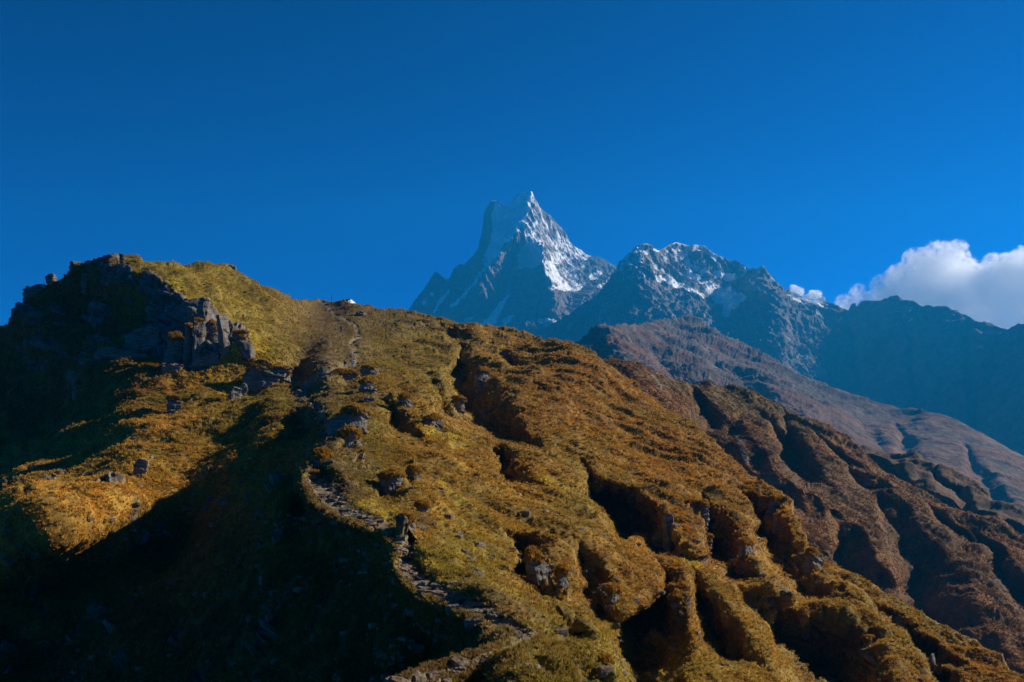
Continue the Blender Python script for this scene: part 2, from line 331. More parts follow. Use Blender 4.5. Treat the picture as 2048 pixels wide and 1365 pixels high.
# the larger rocks of the slope, surveyed like the terrain: frame, label, name, category, build
ROCKS = [
    (328, 667, 366, 728, 'leaning grey pillar of layered rock, leftmost pillar under the knoll cliff, grassy top', 'rock_pillar', 'rock pillar', dict(yaw=50,cap=.08,deep=.8,lean=.12,blocky=.9)),
    (366, 650, 388, 714, 'narrow dark rock pillar second from left in the row under the knoll cliff', 'rock_pillar', 'rock pillar', dict(yaw=50,cap=.05,deep=.9,blocky=.9)),
    (382, 640, 411, 712, 'tall pale sunlit rock pillar in the middle of the row under the cliff', 'rock_pillar', 'rock pillar', dict(yaw=52,deep=.8,cap=.03,blocky=.9)),
    (412, 645, 437, 711, 'dark brown grassy pillar between the pale pillar and the tall ribbed one', 'rock_pillar', 'rock pillar', dict(yaw=30,cap=.15,deep=1.0,dt=.01)),
    (437, 630, 467, 725, 'tallest ribbed grey pillar, right of the brown grassy pillar', 'rock_pillar', 'rock pillar', dict(yaw=52,deep=.8,lean=-.12,blocky=.9)),
    (466, 664, 497, 713, 'short ribbed pillar at the right end of the row, beside pale yellow grass', 'rock_pillar', 'rock pillar', dict(yaw=50,cap=.06,deep=.8,blocky=.85)),
    (417, 706, 443, 731, 'small pointed grey rock at the foot of the brown pillar', 'rock', 'rock', dict(yaw=35,deep=.8,blocky=.5)),
    (191, 697, 290, 726, 'long tilted rock slab with ochre turf jutting out below the dark cliff', 'rock_slab', 'rock slab', dict(yaw=15,roll=14,cap=.25,deep=.5)),
    (326, 727, 370, 750, 'dark square block wedged below the leftmost pillar', 'rock', 'rock', dict(yaw=15,deep=.7)),
    (378, 713, 432, 730, 'flat bedded ledge at the foot of the pale pillar', 'rock_ledge', 'rock ledge', dict(yaw=20,roll=-8,deep=.6)),
    (485, 727, 576, 774, 'overhanging outcrop with thick grass cap right of the pillars', 'rock_outcrop', 'rock outcrop', dict(yaw=12,roll=12,cap=.5,deep=.7)),
    (483, 749, 500, 767, 'small pale stone tucked under the left end of the capped overhang', 'stone', 'stone', dict(yaw=20)),
    (455, 777, 486, 803, 'pale lichen covered boulder alone on the grass below the pillars', 'boulder', 'boulder', dict(yaw=30,blocky=.45)),
    (476, 768, 496, 784, 'smaller tilted stone just behind the pale lichen boulder', 'stone', 'stone', dict(yaw=30,roll=20,blocky=.55)),
    (588, 781, 604, 791, 'flat whitish stone lying beside the worn path', 'stone', 'stone', dict(yaw=10,blocky=.5)),
    (334, 793, 362, 814, 'half buried grey rock on the sunlit grass below the cliff', 'rock', 'rock', dict(yaw=25,cap=.2)),
    (140, 742, 205, 776, 'big shaded bluish block at the left foot of the cliff', 'rock', 'rock', dict(yaw=-10,deep=.6)),
    (268, 921, 298, 941, 'grey slab lying in the bright orange grass of the hollow', 'rock_slab', 'rock slab', dict(yaw=20,roll=15,deep=.6)),
    (54, 570, 100, 604, 'dark prow of rock overhanging at the far left of the knoll skyline', 'rock_outcrop', 'rock outcrop', dict(yaw=-15,deep=.8,dt=.015,blocky=.4,roll=-12)),
    (92, 547, 112, 559, 'small dark rock perched on the left shoulder of the knoll', 'rock', 'rock', dict(yaw=-10,dt=.012,blocky=.35,roll=15)),
    (160, 548, 190, 573, 'broken rock with an orange edge on the cliff below the knoll crest', 'rock', 'rock', dict(yaw=25,blocky=.6)),
    (208, 521, 236, 552, 'dark upright rock right at the top of the knoll', 'rock', 'rock', dict(yaw=25,cap=.1,blocky=.45,dt=.005)),
    (218, 539, 260, 555, 'wide grey rock lit on its right end just below the knoll top', 'rock', 'rock', dict(yaw=30,blocky=.6)),
    (455, 531, 472, 542, 'small dark rock on the grassy skyline right of the knoll top', 'rock', 'rock', dict(yaw=20,blocky=.5)),
    (392, 596, 424, 652, 'big angular bedded block forming the corner of the knoll cliff', 'rock', 'rock', dict(yaw=42,deep=1.,dt=.01)),
    (300, 608, 345, 650, 'large tilted slab in the middle of the shaded cliff', 'rock_slab', 'rock slab', dict(yaw=15,roll=-20,deep=.5,dt=.01)),
    (258, 660, 330, 712, 'long bluish ledge low on the shaded cliff left of the pillars', 'rock_ledge', 'rock ledge', dict(yaw=5,roll=-15,deep=.5,dt=.01)),
    (718, 728, 759, 754, 'reddish brown slab beside the two hikers', 'rock_slab', 'rock slab', dict(yaw=15,roll=14,cap=.08,deep=.7)),
    (662, 738, 722, 766, 'dark grassy mound of rock just below the two hikers', 'rock_outcrop', 'rock outcrop', dict(yaw=10,cap=.35,deep=.6)),
    (719, 752, 750, 787, 'grey split boulder with a lit right side below the reddish slab', 'boulder', 'boulder', dict(yaw=40,cap=.12,blocky=.6)),
    (739, 777, 758, 790, 'small round stone leaning on the foot of the split boulder', 'stone', 'stone', dict(yaw=20,blocky=.4)),
    (728, 792, 749, 804, 'dark stone in the grass below the split boulder', 'stone', 'stone', dict(yaw=20,blocky=.5)),
    (758, 787, 778, 806, 'grey rock poking out of the slope right of the split boulder', 'rock', 'rock', dict(yaw=35,blocky=.6)),
    (800, 780, 829, 820, 'dark leaning outcrop on the orange slope, first right of the split boulder', 'rock_outcrop', 'rock outcrop', dict(yaw=35,cap=.25,lean=-.2)),
    (846, 826, 888, 858, 'grey ribbed outcrop above the bright yellow grass', 'rock_outcrop', 'rock outcrop', dict(yaw=30,cap=.2,blocky=.55)),
    (898, 785, 930, 826, 'black grass topped outcrop at the left edge of the big shadowed gully', 'rock_outcrop', 'rock outcrop', dict(yaw=35,cap=.3)),
    (946, 724, 980, 780, 'tall dark outcrop standing in the upper shadowed gully', 'rock_outcrop', 'rock outcrop', dict(yaw=35,cap=.3,deep=.9)),
    (992, 696, 1044, 714, 'dark undercut ledge near the crest, right of the shadowed gully', 'rock_ledge', 'rock ledge', dict(yaw=10,cap=.35,deep=.5)),
    (864, 653, 888, 668, 'small dark rock below the skyline of the ridge', 'rock', 'rock', dict(yaw=20,cap=.15)),
    (712, 619, 733, 631, 'pale edged rock just under the saddle of the skyline', 'rock', 'rock', dict(yaw=20,blocky=.6)),
    (830, 636, 862, 650, 'wide dark rock on the ridge crest left of the big snow peak', 'rock', 'rock', dict(yaw=15,cap=.2,deep=.5)),
    (655, 801, 730, 862, 'large dark outcrop with rusty grass crown beside the trail', 'rock_outcrop', 'rock outcrop', dict(yaw=35,cap=.35,deep=1.,lean=.15,blocky=.5)),
    (674, 852, 724, 902, 'dark rock under a domed grass cushion, just below the rusty crowned outcrop', 'rock_outcrop', 'rock outcrop', dict(yaw=30,cap=.4,deep=.9)),
    (624, 897, 668, 935, 'grass capped rock with a pale face on the left edge of the trail ridge', 'rock_outcrop', 'rock outcrop', dict(yaw=40,cap=.45,blocky=.6)),
    (620, 945, 641, 960, 'small round grassy knob where the steps begin', 'rock', 'rock', dict(yaw=20,cap=.5,blocky=.4)),
    (752, 938, 811, 993, 'big dark boulder with grassy back and lit right edge, right of the steps', 'boulder', 'boulder', dict(yaw=45,cap=.25,deep=1.1,blocky=.6)),
    (813, 926, 847, 974, 'dark ribbed upright rock right of the grassy backed boulder', 'rock', 'rock', dict(yaw=35,cap=.2,deep=.8)),
    (829, 1005, 856, 1031, 'black rock with turf on top below the ribbed upright rock', 'rock', 'rock', dict(yaw=25,cap=.25)),
    (790, 1030, 830, 1062, 'dark rock in the rusty grass right of the lower steps', 'rock', 'rock', dict(yaw=30,cap=.35)),
    (700, 902, 728, 930, 'pale streaked stone low beside the trail', 'stone', 'stone', dict(yaw=30,cap=.2)),
    (1020, 918, 1052, 962, 'grey outcrop at the foot of the small shadowed gully', 'rock_outcrop', 'rock outcrop', dict(yaw=40,cap=.3)),
    (1058, 1082, 1110, 1174, 'tall dark cliff block with shaggy grass crown above the lower slope', 'rock_outcrop', 'rock outcrop', dict(yaw=40,cap=.22,deep=.8)),
    (1108, 1126, 1138, 1190, 'slim pale grey rock right of the shaggy crowned cliff block', 'rock_outcrop', 'rock outcrop', dict(yaw=35,cap=.15,deep=.8)),
    (1205, 1170, 1244, 1214, 'square dark block with a lit edge in the lower gully', 'rock', 'rock', dict(yaw=42,cap=.15,deep=.8)),
    (1120, 1238, 1158, 1268, 'reddish hollowed rock half hidden in the lower grass', 'rock', 'rock', dict(yaw=20,cap=.3,blocky=.55)),
    (1190, 1312, 1230, 1352, 'dark rock at the right end of the nearest shaded mound', 'rock', 'rock', dict(yaw=35,cap=.25)),
    (1326, 1020, 1347, 1066, 'thin upright pale slab at the end of the long shadowed wall', 'rock_slab', 'rock slab', dict(yaw=45,deep=1.2)),
    (1366, 996, 1393, 1020, 'rounded grass capped rock above the thin upright slab', 'rock', 'rock', dict(yaw=30,cap=.35)),
    (1390, 998, 1421, 1038, 'dark capped rock right of the rounded one', 'rock', 'rock', dict(yaw=35,cap=.3)),
    (1470, 1070, 1509, 1128, 'pale bedded rock nose at the bottom of a dark wall on the right slope', 'rock_outcrop', 'rock outcrop', dict(yaw=42,cap=.12,deep=.9)),
    (1405, 1070, 1427, 1088, 'small grey stone in the slope left of the pale rock nose', 'stone', 'stone', dict(yaw=30,cap=.2)),
    (1527, 990, 1573, 1022, 'overhanging dark crag on the right skyline of the near slope', 'crag', 'rock outcrop', dict(yaw=20,roll=14,cap=.3,deep=.7)),
    (1546, 1016, 1582, 1060, 'craggy dark block right below the overhanging crag', 'crag', 'rock outcrop', dict(yaw=35,cap=.08,lean=-.3)),
    (1604, 1092, 1650, 1156, 'lowest black crag of the right skyline row', 'crag', 'rock outcrop', dict(yaw=35,cap=.1,lean=-.3,deep=.8)),
    (1340, 1176, 1388, 1238, 'dark undercut rock with a pale right face in the lower right gully', 'rock_outcrop', 'rock outcrop', dict(yaw=42,cap=.25,deep=.8)),
    (1720, 1270, 1750, 1310, 'dark craggy rock far down the shadowed lower right gully', 'rock_outcrop', 'rock outcrop', dict(yaw=35,cap=.1)),
    (1690, 1266, 1712, 1288, 'ochre topped rock on the left of the lower right gully wall', 'rock', 'rock', dict(yaw=30,cap=.4)),
    (249, 1046, 280, 1106, 'tall bluish rock face in the shade just below the sunlit hollow', 'rock_outcrop', 'rock outcrop', dict(yaw=10,deep=.5)),
    (176, 1207, 202, 1226, 'bluish stone deep in the shade at lower left', 'stone', 'stone', dict(yaw=10)),
    (546, 1060, 567, 1078, 'grey stone in the shade left of the steps', 'stone', 'stone', dict(yaw=15)),
    (796, 1292, 815, 1308, 'small pale stone in the shade at the bottom, left of the trail', 'stone', 'stone', dict(yaw=20)),
    (860, 1268, 892, 1288, 'dull grey rock in the shade below the lower steps', 'rock', 'rock', dict(yaw=20)),
    (805, 1224, 821, 1237, 'pale stone in the shade left of the lower steps', 'stone', 'stone', dict(yaw=20)),
]
# each of them is the end of a small step in the ground
for x0, y0, x1, y1, lab, nm, cat, kw in ROCKS:
    w_, h_ = x1 - x0, y1 - y0
    if x0 > 650 and kw.get("cap", 0) >= .1: A_GUL.append(([(x0 + .35 * w_, y0 - 2, 4), (x1 - .1 * w_, y0 + .15 * h_, w_ * .8), (x1 + 2, y1 - .1 * h_, w_ * .9), (x1 + .1 * w_, y1 + .3 * h_, 4)], 1.8 * w_ / FPX))
TRAIL = [(700, 1500, 18.6), (790, 1400, 13.6), (857, 1358, 9.3), (919, 1341, 8.1), (970, 1328, 7.4), (1015, 1300, 7.4), (1056, 1279, 6.8), (1040, 1268, 6.2), (985, 1245, 8.1), (945, 1222, 9.9), (902, 1203, 11.2), (868, 1188, 11.2), (833, 1165, 11.2), (806, 1130, 10.5), (812, 1105, 8.7), (806, 1078, 8.7), (765, 1052, 9.9), (716, 1034, 11.8), (673, 1008, 14.9), (648, 985, 17.4), (628, 962, 13.6), (634, 930, 7.8), (650, 890, 5.6), (655, 850, 4.5), (640, 820, 4.5), (610, 798, 5.0), (606, 775, 5.6), (640, 752, 7.8), (672, 744, 6.7), (692, 734, 5.0), (708, 724, 5.0), (708, 700, 5.0), (700, 690, 3.4), (716, 676, 3.9), (712, 655, 3.4), (690, 640, 2.8), (668, 630, 2.8), (655, 615, 2.2), (640, 603, 2.2)]
PX, PY, T, P = sheet(A_SKY, [(-600,1900),(2600,2100)], -520, 2500, 1.75, 640, A_CTRL, c=30.0, gul=A_GUL, tmin=14, tmax=420,
                     jag=lambda x: 1.6 * fbm(np.stack([x / 22, x * 0, x * 0 + 5.5], -1), 4), kink=(0.86, 0.60), wob=5.0, shelf=([q for q in TRAIL if q[1] > 960 and q[1] < 1450], [(1450,25),(1358,31),(1300,36),(1268,40),(1222,43),(1188,46),(1165,48.5),(1130,52),(1078,57.5),(1034,62.5),(1008,66.5),(985,70),(962,74)]))
N = soft(gridnormal(P), 5)
# where bare rock shows
CLIFF = [(60,556),(120,549),(235,521),(335,572),(420,632),(445,650),(492,672),(497,718),(440,724),(330,735),(262,694),(190,735),(60,735),(20,680),(25,640)]
ROCKS_L = [(-60,700,30),(60,760,50),(170,770,40)]
cl = polymask(PX, PY, CLIFF, 10)
cn = fbm(np.stack([PX / 60, PY / 38, PX * 0 + 2.2], -1), 4)
cliff = cl * sstep(-0.12, 0.16, cn + 0.9 * sstep(250, 330, PX) * sstep(735, 690, PY) - 0.1)
walls = np.zeros_like(PX)
for g, h in A_GUL: walls = np.maximum(walls, gully(PX, PY, g, 1.0))
spots = sstep(0.22, 0.42, fbm(P / 4.0, 4, seed=9)) * sstep(0.10, 0.25, walls) * sstep(0.95, 0.7, walls) * 0.8 * calm(P, T, 5.0)
leftrock = sstep(0.52, 0.66, fbm(P / 3.2 * C3(1, 1, 1.5), 4, seed=21)) * sstep(760, 500, PX) * sstep(900, 980, PY)
rock = np.clip(np.maximum(np.maximum(cliff, spots), leftrock), 0, 1)
trail = linemask(PX, PY, TRAIL) * sstep(-0.55, 0.0, fbm(P / 2.5, 4, seed=88) + 0.3)
worn = np.clip(linemask(PX, PY, [(620,800,40),(620,760,42),(660,720,50),(710,690,38),(700,650,36),(650,625,40),(720,612,50),(800,630,46)]), 0, 1)
# larger and smaller undulations along the surface normal
k = np.clip(T / 120, 0.25, 2.0)
lee = 1 - 0.75 * trail
qf = P - C3(.73, -.31, -.61) * ((P @ C3(.73, -.31, -.61)) * .78)[..., None]
hump = (0.7 * fbm(P / 14, 3, seed=1) * (1 + 1.2 * sstep(620, 450, PX)) + 0.28 * fbm(P / 4.5, 3, seed=2) + 0.48 * (ridged(qf / 6.0, 4, seed=3) - 0.6) * sstep(700, 900, PX)) * np.clip(T / 90, 0.3, 1.4)
tuss = 0.24 * (1 - np.abs(noise(P / 1.3, 5)) * 1.8) + 0.16 * (1 - np.abs(noise(P / 0.62, 6)) * 1.8) + 0.08 * noise(P / 0.3, 7)
tuss = tuss * (1 - rock) * (0.45 + 0.55 * sstep(-0.3, 0.4, fbm(P / 9, 2, seed=31)))
strata = P @ C3(0.28, 0.12, 1.0) / np.linalg.norm([0.28, 0.12, 1.0]) + 0.35 * fbm(P / 4.0, 3, seed=12)
sw = strata / 1.5; si = np.floor(sw); sfr = sw - si
lay = np.sin(si * 12.9898) * 43758.5453; lay = lay - np.floor(lay)
ledge = (lay - 0.5) * 1.3 - 0.5 * sstep(0.82, 1.0, sfr)
crack = np.abs(noise(np.stack([P[..., 0] / 2.6, P[..., 1] / 2.6, si * 7.3], -1), 15)); crack = -0.8 * sstep(0.10, 0.0, crack)
rk = ledge + crack + 0.35 * fbm(P / 1.4, 4, seed=17) + 0.5 * ridged(P / 6.0, 3, seed=19)
D = (hump + tuss * 0.8) * lee + rock * (rk * 1.35)
step_ = sstep(0.35, 0.0, np.abs(((T / 1.1) % 1.0) - 0.5))
D = D + calm(P, T, 4.0) ** 2 * sstep(0.05, 0.3, walls) * (0.9 * (ridged(P / 5.5, 4, seed=33) - 0.6) + 0.35 * (ridged(P / 2.0, 3, seed=34) - 0.6))
D = D * calm(P, T)
P = P + N * D[..., None] + C3(0, 0, 1) * (-0.05 * trail + 0.12 * trail * (step_ - 0.5))[..., None]
# colour of the ground: olive, tawny and rust grass, yellow tufts, trodden soil, grey schist; sunlight painted into the left hollow, shade into the left flank
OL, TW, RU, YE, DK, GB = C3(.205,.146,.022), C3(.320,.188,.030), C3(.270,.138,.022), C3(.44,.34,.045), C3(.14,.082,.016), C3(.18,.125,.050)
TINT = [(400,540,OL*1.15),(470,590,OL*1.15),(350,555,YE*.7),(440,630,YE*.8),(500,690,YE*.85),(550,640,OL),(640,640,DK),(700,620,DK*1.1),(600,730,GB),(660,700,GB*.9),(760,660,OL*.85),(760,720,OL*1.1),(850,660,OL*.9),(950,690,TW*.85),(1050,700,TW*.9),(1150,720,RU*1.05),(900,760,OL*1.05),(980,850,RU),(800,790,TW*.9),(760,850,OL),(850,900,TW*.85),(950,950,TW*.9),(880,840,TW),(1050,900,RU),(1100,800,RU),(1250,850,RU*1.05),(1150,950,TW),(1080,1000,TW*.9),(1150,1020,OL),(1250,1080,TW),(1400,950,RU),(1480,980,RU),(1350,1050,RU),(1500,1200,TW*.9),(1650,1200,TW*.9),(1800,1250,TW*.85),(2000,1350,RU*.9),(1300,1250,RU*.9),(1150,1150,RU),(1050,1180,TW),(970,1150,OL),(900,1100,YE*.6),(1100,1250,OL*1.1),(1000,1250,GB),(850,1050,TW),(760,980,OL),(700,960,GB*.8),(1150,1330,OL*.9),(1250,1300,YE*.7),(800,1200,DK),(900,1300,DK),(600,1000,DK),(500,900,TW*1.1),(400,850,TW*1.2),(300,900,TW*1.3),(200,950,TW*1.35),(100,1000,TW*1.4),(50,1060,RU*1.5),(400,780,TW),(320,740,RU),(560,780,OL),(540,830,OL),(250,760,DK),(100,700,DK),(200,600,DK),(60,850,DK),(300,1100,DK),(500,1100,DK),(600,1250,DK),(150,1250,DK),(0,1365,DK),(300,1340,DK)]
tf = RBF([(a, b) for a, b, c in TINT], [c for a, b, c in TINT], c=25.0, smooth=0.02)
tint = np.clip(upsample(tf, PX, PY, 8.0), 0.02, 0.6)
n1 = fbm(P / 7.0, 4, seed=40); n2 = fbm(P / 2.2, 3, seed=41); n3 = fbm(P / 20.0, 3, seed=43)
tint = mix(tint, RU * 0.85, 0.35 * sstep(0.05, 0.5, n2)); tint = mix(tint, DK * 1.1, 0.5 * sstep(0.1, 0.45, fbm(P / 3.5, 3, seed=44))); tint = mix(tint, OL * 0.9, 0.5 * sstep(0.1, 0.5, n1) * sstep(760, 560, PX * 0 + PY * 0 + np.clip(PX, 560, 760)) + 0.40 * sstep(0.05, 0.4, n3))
for yl in ([(850,855,8),(880,870,10),(925,895,8)],[(880,970,10),(905,1000,14),(918,1030,8)],[(700,1005,6),(750,1020,12),(785,1035,10)],[(960,1160,10),(1010,1190,14),(1045,1225,8)],[(850,1120,8),(880,1160,12)],[(1090,970,8),(1120,1000,10)],[(480,665,14),(520,700,18),(545,725,10)],[(1330,1060,14),(1360,1100,14),(1400,1140,8)],[(430,640,10),(500,680,14)],[(340,560,8),(420,620,10)]):
    tint = mix(tint, YE, 0.7 * linemask(PX, PY, yl) * sstep(-0.4, 0.3, n2))
DIRT = C3(.25, .19, .115) * (0.8 + 0.5 * sstep(-.2, .4, fbm(P / 0.8, 3, seed=77)))[..., None]
tint = mix(tint, GB * 0.9, 0.55 * worn * sstep(-0.35, 0.35, n2 + n1)); tint = mix(tint, DIRT, trail * sstep(-0.5, 0.1, n2 + 0.3))
rc = C3(.115, .108, .100) * (0.75 + 0.6 * lay)[..., None]
rc = mix(rc, C3(.17, .105, .06), 0.6 * sstep(0.1, 0.5, fbm(P / 3.0, 3, seed=51)))
rc = mix(rc, C3(.26, .25, .23), 0.7 * sstep(0.38, 0.58, fbm(P / 1.1, 4, seed=52)))
tint = mix(tint, rc, rock)
A_P, A_N, A_T, A_PX, A_PY, A_ROCK, A_TINT, A_TRAIL, A_WORN = P, gridnormal(P), T, PX, PY, rock, tint, trail, worn
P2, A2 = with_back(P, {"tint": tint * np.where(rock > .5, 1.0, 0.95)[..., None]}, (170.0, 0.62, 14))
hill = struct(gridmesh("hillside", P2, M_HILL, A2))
# the trodden trail: its own thin sheet on the crest
tm4 = (A_TRAIL[:-1, :-1] + A_TRAIL[1:, :-1] + A_TRAIL[1:, 1:] + A_TRAIL[:-1, 1:]) / 4 > 0.5
tq = np.arange(A_TRAIL.size).reshape(A_TRAIL.shape); tq = np.stack([tq[:-1, :-1], tq[1:, :-1], tq[1:, 1:], tq[:-1, 1:]], -1)[tm4]
tid, tinv = np.unique(tq, return_inverse=True)
me = bpy.data.meshes.new("trail"); me.from_pydata((A_P + A_N * 0.05).reshape(-1, 3)[tid].tolist(), [], tinv.reshape(-1, 4).tolist()); me.update()
me.polygons.foreach_set("use_smooth", np.ones(len(me.polygons), bool)); setattrs(me, {"tint": A_TINT.reshape(-1, 3)[tid]}); me.materials.append(M_HILL)
struct(bpy.data.objects.new("trail", me)); col.objects.link(bpy.data.objects["trail"])
def ground(px, py):
    """surface point of the near hill seen at a bearing"""
    j = np.argmin(np.abs(A_PX[0] - px)); i = np.argmin(np.abs(A_PY[:, j] - py))
    return A_P[i, j], A_N[i, j], A_T[i, j]

# ------------------------------------------------------------------ hills behind
def aniso(P, ax, stretch):
    """noise coordinates stretched along a world direction"""
    a = np.asarray(ax, float); a /= np.linalg.norm(a); al = P @ a
    return P - a * (al * (1 - 1 / stretch))[..., None]

B_SKY = [(1050,760),(1130,728),(1195,716),(1215,713),(1240,714),(1270,719),(1290,728),(1340,757),(1380,766),(1420,770),(1480,783),(1520,797),(1560,815),(1600,838),(1650,857),(1685,880),(1720,905),(1760,930),(1800,952),(1850,980),(1900,1008),(1940,1020),(1980,1038),(2048,1074),(2200,1160),(2600,1390)]
B_CTRL = [(1050,760,470),(1120,730,478),(1195,716,480),(1290,728,490),(1340,757,510),(1420,770,540),(1480,783,555),(1560,815,560),(1650,857,550),(1720,905,535),(1800,952,515),(1900,1008,495),(1980,1038,485),(2048,1074,470),(2300,1220,440),(2600,1390,410),
 (1200,800,380),(1300,800,420),(1330,850,390),(1400,840,470),(1400,900,390),(1480,850,500),(1500,920,430),(1560,880,500),(1560,980,410),(1620,900,505),(1650,1000,425),(1640,1080,370),(1700,950,495),(1750,1050,420),(1750,1150,350),(1820,1020,470),(1850,1120,405),(1850,1230,330),(1920,1080,450),(1950,1200,370),(2048,1130,440),(2048,1230,380),(2048,1360,300),(2300,1400,340),(2600,1600,300),(1600,1200,310),(1300,1000,340)]
B_GUL = [
 ([(1392,772,8),(1415,785,45),(1445,805,70),(1475,838,85),(1512,880,95),(1560,928,90),(1597,957,70),(1625,990,30)], 0.20),
 ([(1466,895,8),(1475,915,14),(1486,936,8)], -0.03),
 ([(1580,845,15),(1610,882,45),(1637,912,60),(1650,950,42),(1657,978,12)], 0.14),
 ([(1685,1030,15),(1725,1054,60),(1757,1109,72),(1790,1153,45),(1830,1182,10)], 0.16),
 ([(1770,970,10),(1794,998,28),(1840,1045,60),(1890,1082,95),(1928,1146,105),(1945,1190,110),(1985,1266,120),(2050,1340,120)], 0.22),
 ([(1690,905,6),(1715,935,22),(1760,960,22),(1790,975,6)], 0.05),
 ([(1960,1060,10),(2000,1090,30),(2060,1150,45),(2120,1220,50)], 0.12),
 ([(1640,860,5),(1665,880,14),(1700,910,14),(1730,930,5)], 0.035),
 ([(1860,1010,6),(1900,1040,20),(1950,1070,20),(1980,1090,8)], 0.05),
 ([(1530,830,6),(1570,860,18),(1600,890,14)], 0.05),
]
PX, PY, T, P = sheet(B_SKY, [(1050,900),(1300,960),(1560,1120),(1800,1330),(2048,1460),(2600,1800)], 1050, 2500, 1.6, 330, B_CTRL, c=30, gul=B_GUL, tmax=900,
                     jag=lambda x: 1.3 * fbm(np.stack([x / 18, x * 0, x * 0 + 1.5], -1), 4))
N = soft(gridnormal(P), 4)
fall = C3(0.75, -0.25, -0.6)
q = aniso(P, fall, 3.0)
P = P + N * (3.2 * (ridged(q / 46, 4, seed=3) - 0.6) + 0.7 * fbm(P / 11, 4, seed=5) + 0.5 * (1 - np.abs(noise(P / 2.6, 6)) * 1.8) + 0.3 * (1 - np.abs(noise(P / 1.3, 8)) * 1.8) + 1.0 * (ridged(q / 15, 4, seed=9) - 0.6))[..., None] * calm(P, T, 8.0, 2.2)[..., None]
b1 = fbm(q / 30, 4, seed=60); b2 = fbm(P / 8, 4, seed=61)
tint = mix(np.broadcast_to(C3(.185,.082,.020), P.shape), C3(.115,.057,.016), sstep(-.2, .4, b1)); tint = mix(tint, C3(.19,.088,.020), 0.6 * sstep(0.1, .5, b2))
tint = mix(tint, C3(.13,.092,.030), 0.6 * polymask(PX, PY, [(1340,755),(1480,780),(1650,855),(1600,870),(1450,810)], 25))
tint = mix(tint, C3(.30,.31,.32), 0.55 * np.clip(linemask(PX, PY, [(1470,860,3),(1490,910,5),(1505,950,12),(1535,985,26),(1560,1000,20)]) + linemask(PX, PY, [(1310,745,4),(1330,775,5)]) , 0, 1) * sstep(-.3, .2, b2))
B_P, B_TINT, B_PX = P, tint, PX
P2, A2 = with_back(P, {"tint": tint * 1.0}, (260, 0.6, 8)); struct(gridmesh("brown_hill", P2, M_MID, A2))

C_SKY = [(1600,870),(1690,888),(1720,889),(1767,896),(1800,905),(1825,916),(1850,929),(1880,938),(1915,954),(1940,972),(1980,992),(2010,1012),(2048,1034),(2200,1120),(2600,1330)]
C_CTRL = [(1600,870,800),(1700,889,800),(1767,896,800),(1850,929,770),(1915,954,750),(1980,992,720),(2048,1034,690),(2300,1180,620),(2600,1330,560),(1700,960,640),(1800,970,680),(1900,1010,650),(2000,1060,610),(2048,1120,560),(1850,1050,560),(2300,1320,500),(2600,1500,450)]
PX, PY, T, P = sheet(C_SKY, [(1600,960),(2048,1150),(2600,1500)], 1600, 2500, 1.8, 120, C_CTRL, tmax=1200, gul=[([(1690,895,8),(1740,905,25),(1800,930,35),(1840,960,30),(1900,1000,35),(1960,1030,30)], 0.12), ([(1880,950,8),(1930,985,24),(1985,1020,26),(2048,1060,26)], 0.1)],
                     jag=lambda x: 1.6 * fbm(np.stack([x / 15, x * 0, x * 0 + 9.5], -1), 4))
N = soft(gridnormal(P), 3); q = aniso(P, fall, 3.0)
P = P + N * (6 * (ridged(q / 50, 4, seed=13) - 0.6) + 2.2 * fbm(P / 14, 4, seed=15))[..., None]
tint = mix(np.broadcast_to(C3(.14,.075,.03), P.shape), C3(.09,.055,.028), sstep(-.3, .4, fbm(q / 30, 4, seed=62)))
P2, A2 = with_back(P, {"tint": tint}, (350, 0.6, 8)); struct(gridmesh("dark_spur", P2, M_MID, A2))

D_SKY = [(1000,760),(1100,715),(1140,688),(1165,672),(1190,655),(1207,646),(1225,648),(1252,654),(1290,650),(1330,640),(1380,640),(1430,655),(1480,690),(1530,712),(1556,722),(1585,740),(1610,757),(1668,780),(1700,792),(1738,801),(1790,812),(1846,824),(1904,838),(1966,863),(2000,882),(2048,908),(2200,985),(2600,1170)]
D_CTRL = [(1000,760,1900),(1100,715,1920),(1140,688,1940),(1207,646,2000),(1252,654,2100),(1330,642,2900),(1380,642,3100),(1430,657,3000),(1480,690,2850),(1556,722,2650),(1610,757,2550),(1668,780,2480),(1738,801,2380),(1846,824,2200),(1904,838,2120),(1966,863,2030),(2048,908,1920),(2300,1030,1680),(2600,1170,1500),
 (1150,740,1600),(1220,700,1750),(1300,700,2050),(1300,760,1600),(1380,720,2100),(1400,790,1600),(1460,740,2150),(1500,800,1750),(1550,770,2150),(1580,850,1600),(1640,810,2100),(1660,880,1650),(1720,850,2050),(1750,920,1600),(1820,880,1950),(1850,960,1500),(1920,900,1850),(1950,1000,1400),(2048,960,1650),(2048,1050,1300),(2300,1130,1400),(2300,1300,1100),(2600,1400,1100),(1200,900,1100),(1600,1000,1200)]
D_GUL = [([(1150,690,10),(1200,650,30),(1215,680,45),(1240,720,45),(1280,760,30)], 0.10), ([(1300,690,15),(1340,720,35),(1400,760,45),(1450,790,40),(1500,820,25)], 0.12),
 ([(1400,690,12),(1450,720,30),(1500,745,40),(1560,790,40),(1600,830,25)], 0.10), ([(1560,800,15),(1620,830,40),(1680,870,50),(1740,920,45),(1800,980,30)], 0.14), ([(1800,850,12),(1830,870,35),(1860,910,45),(1890,960,50),(1900,1000,35)], 0.07),
 ([(1700,830,10),(1760,850,25),(1790,890,30),(1820,930,25)], 0.04), ([(1930,890,10),(1970,930,30),(2020,990,40),(2080,1050,40)], 0.06), ([(1250,660,8),(1290,680,20),(1330,700,22)], 0.05)]
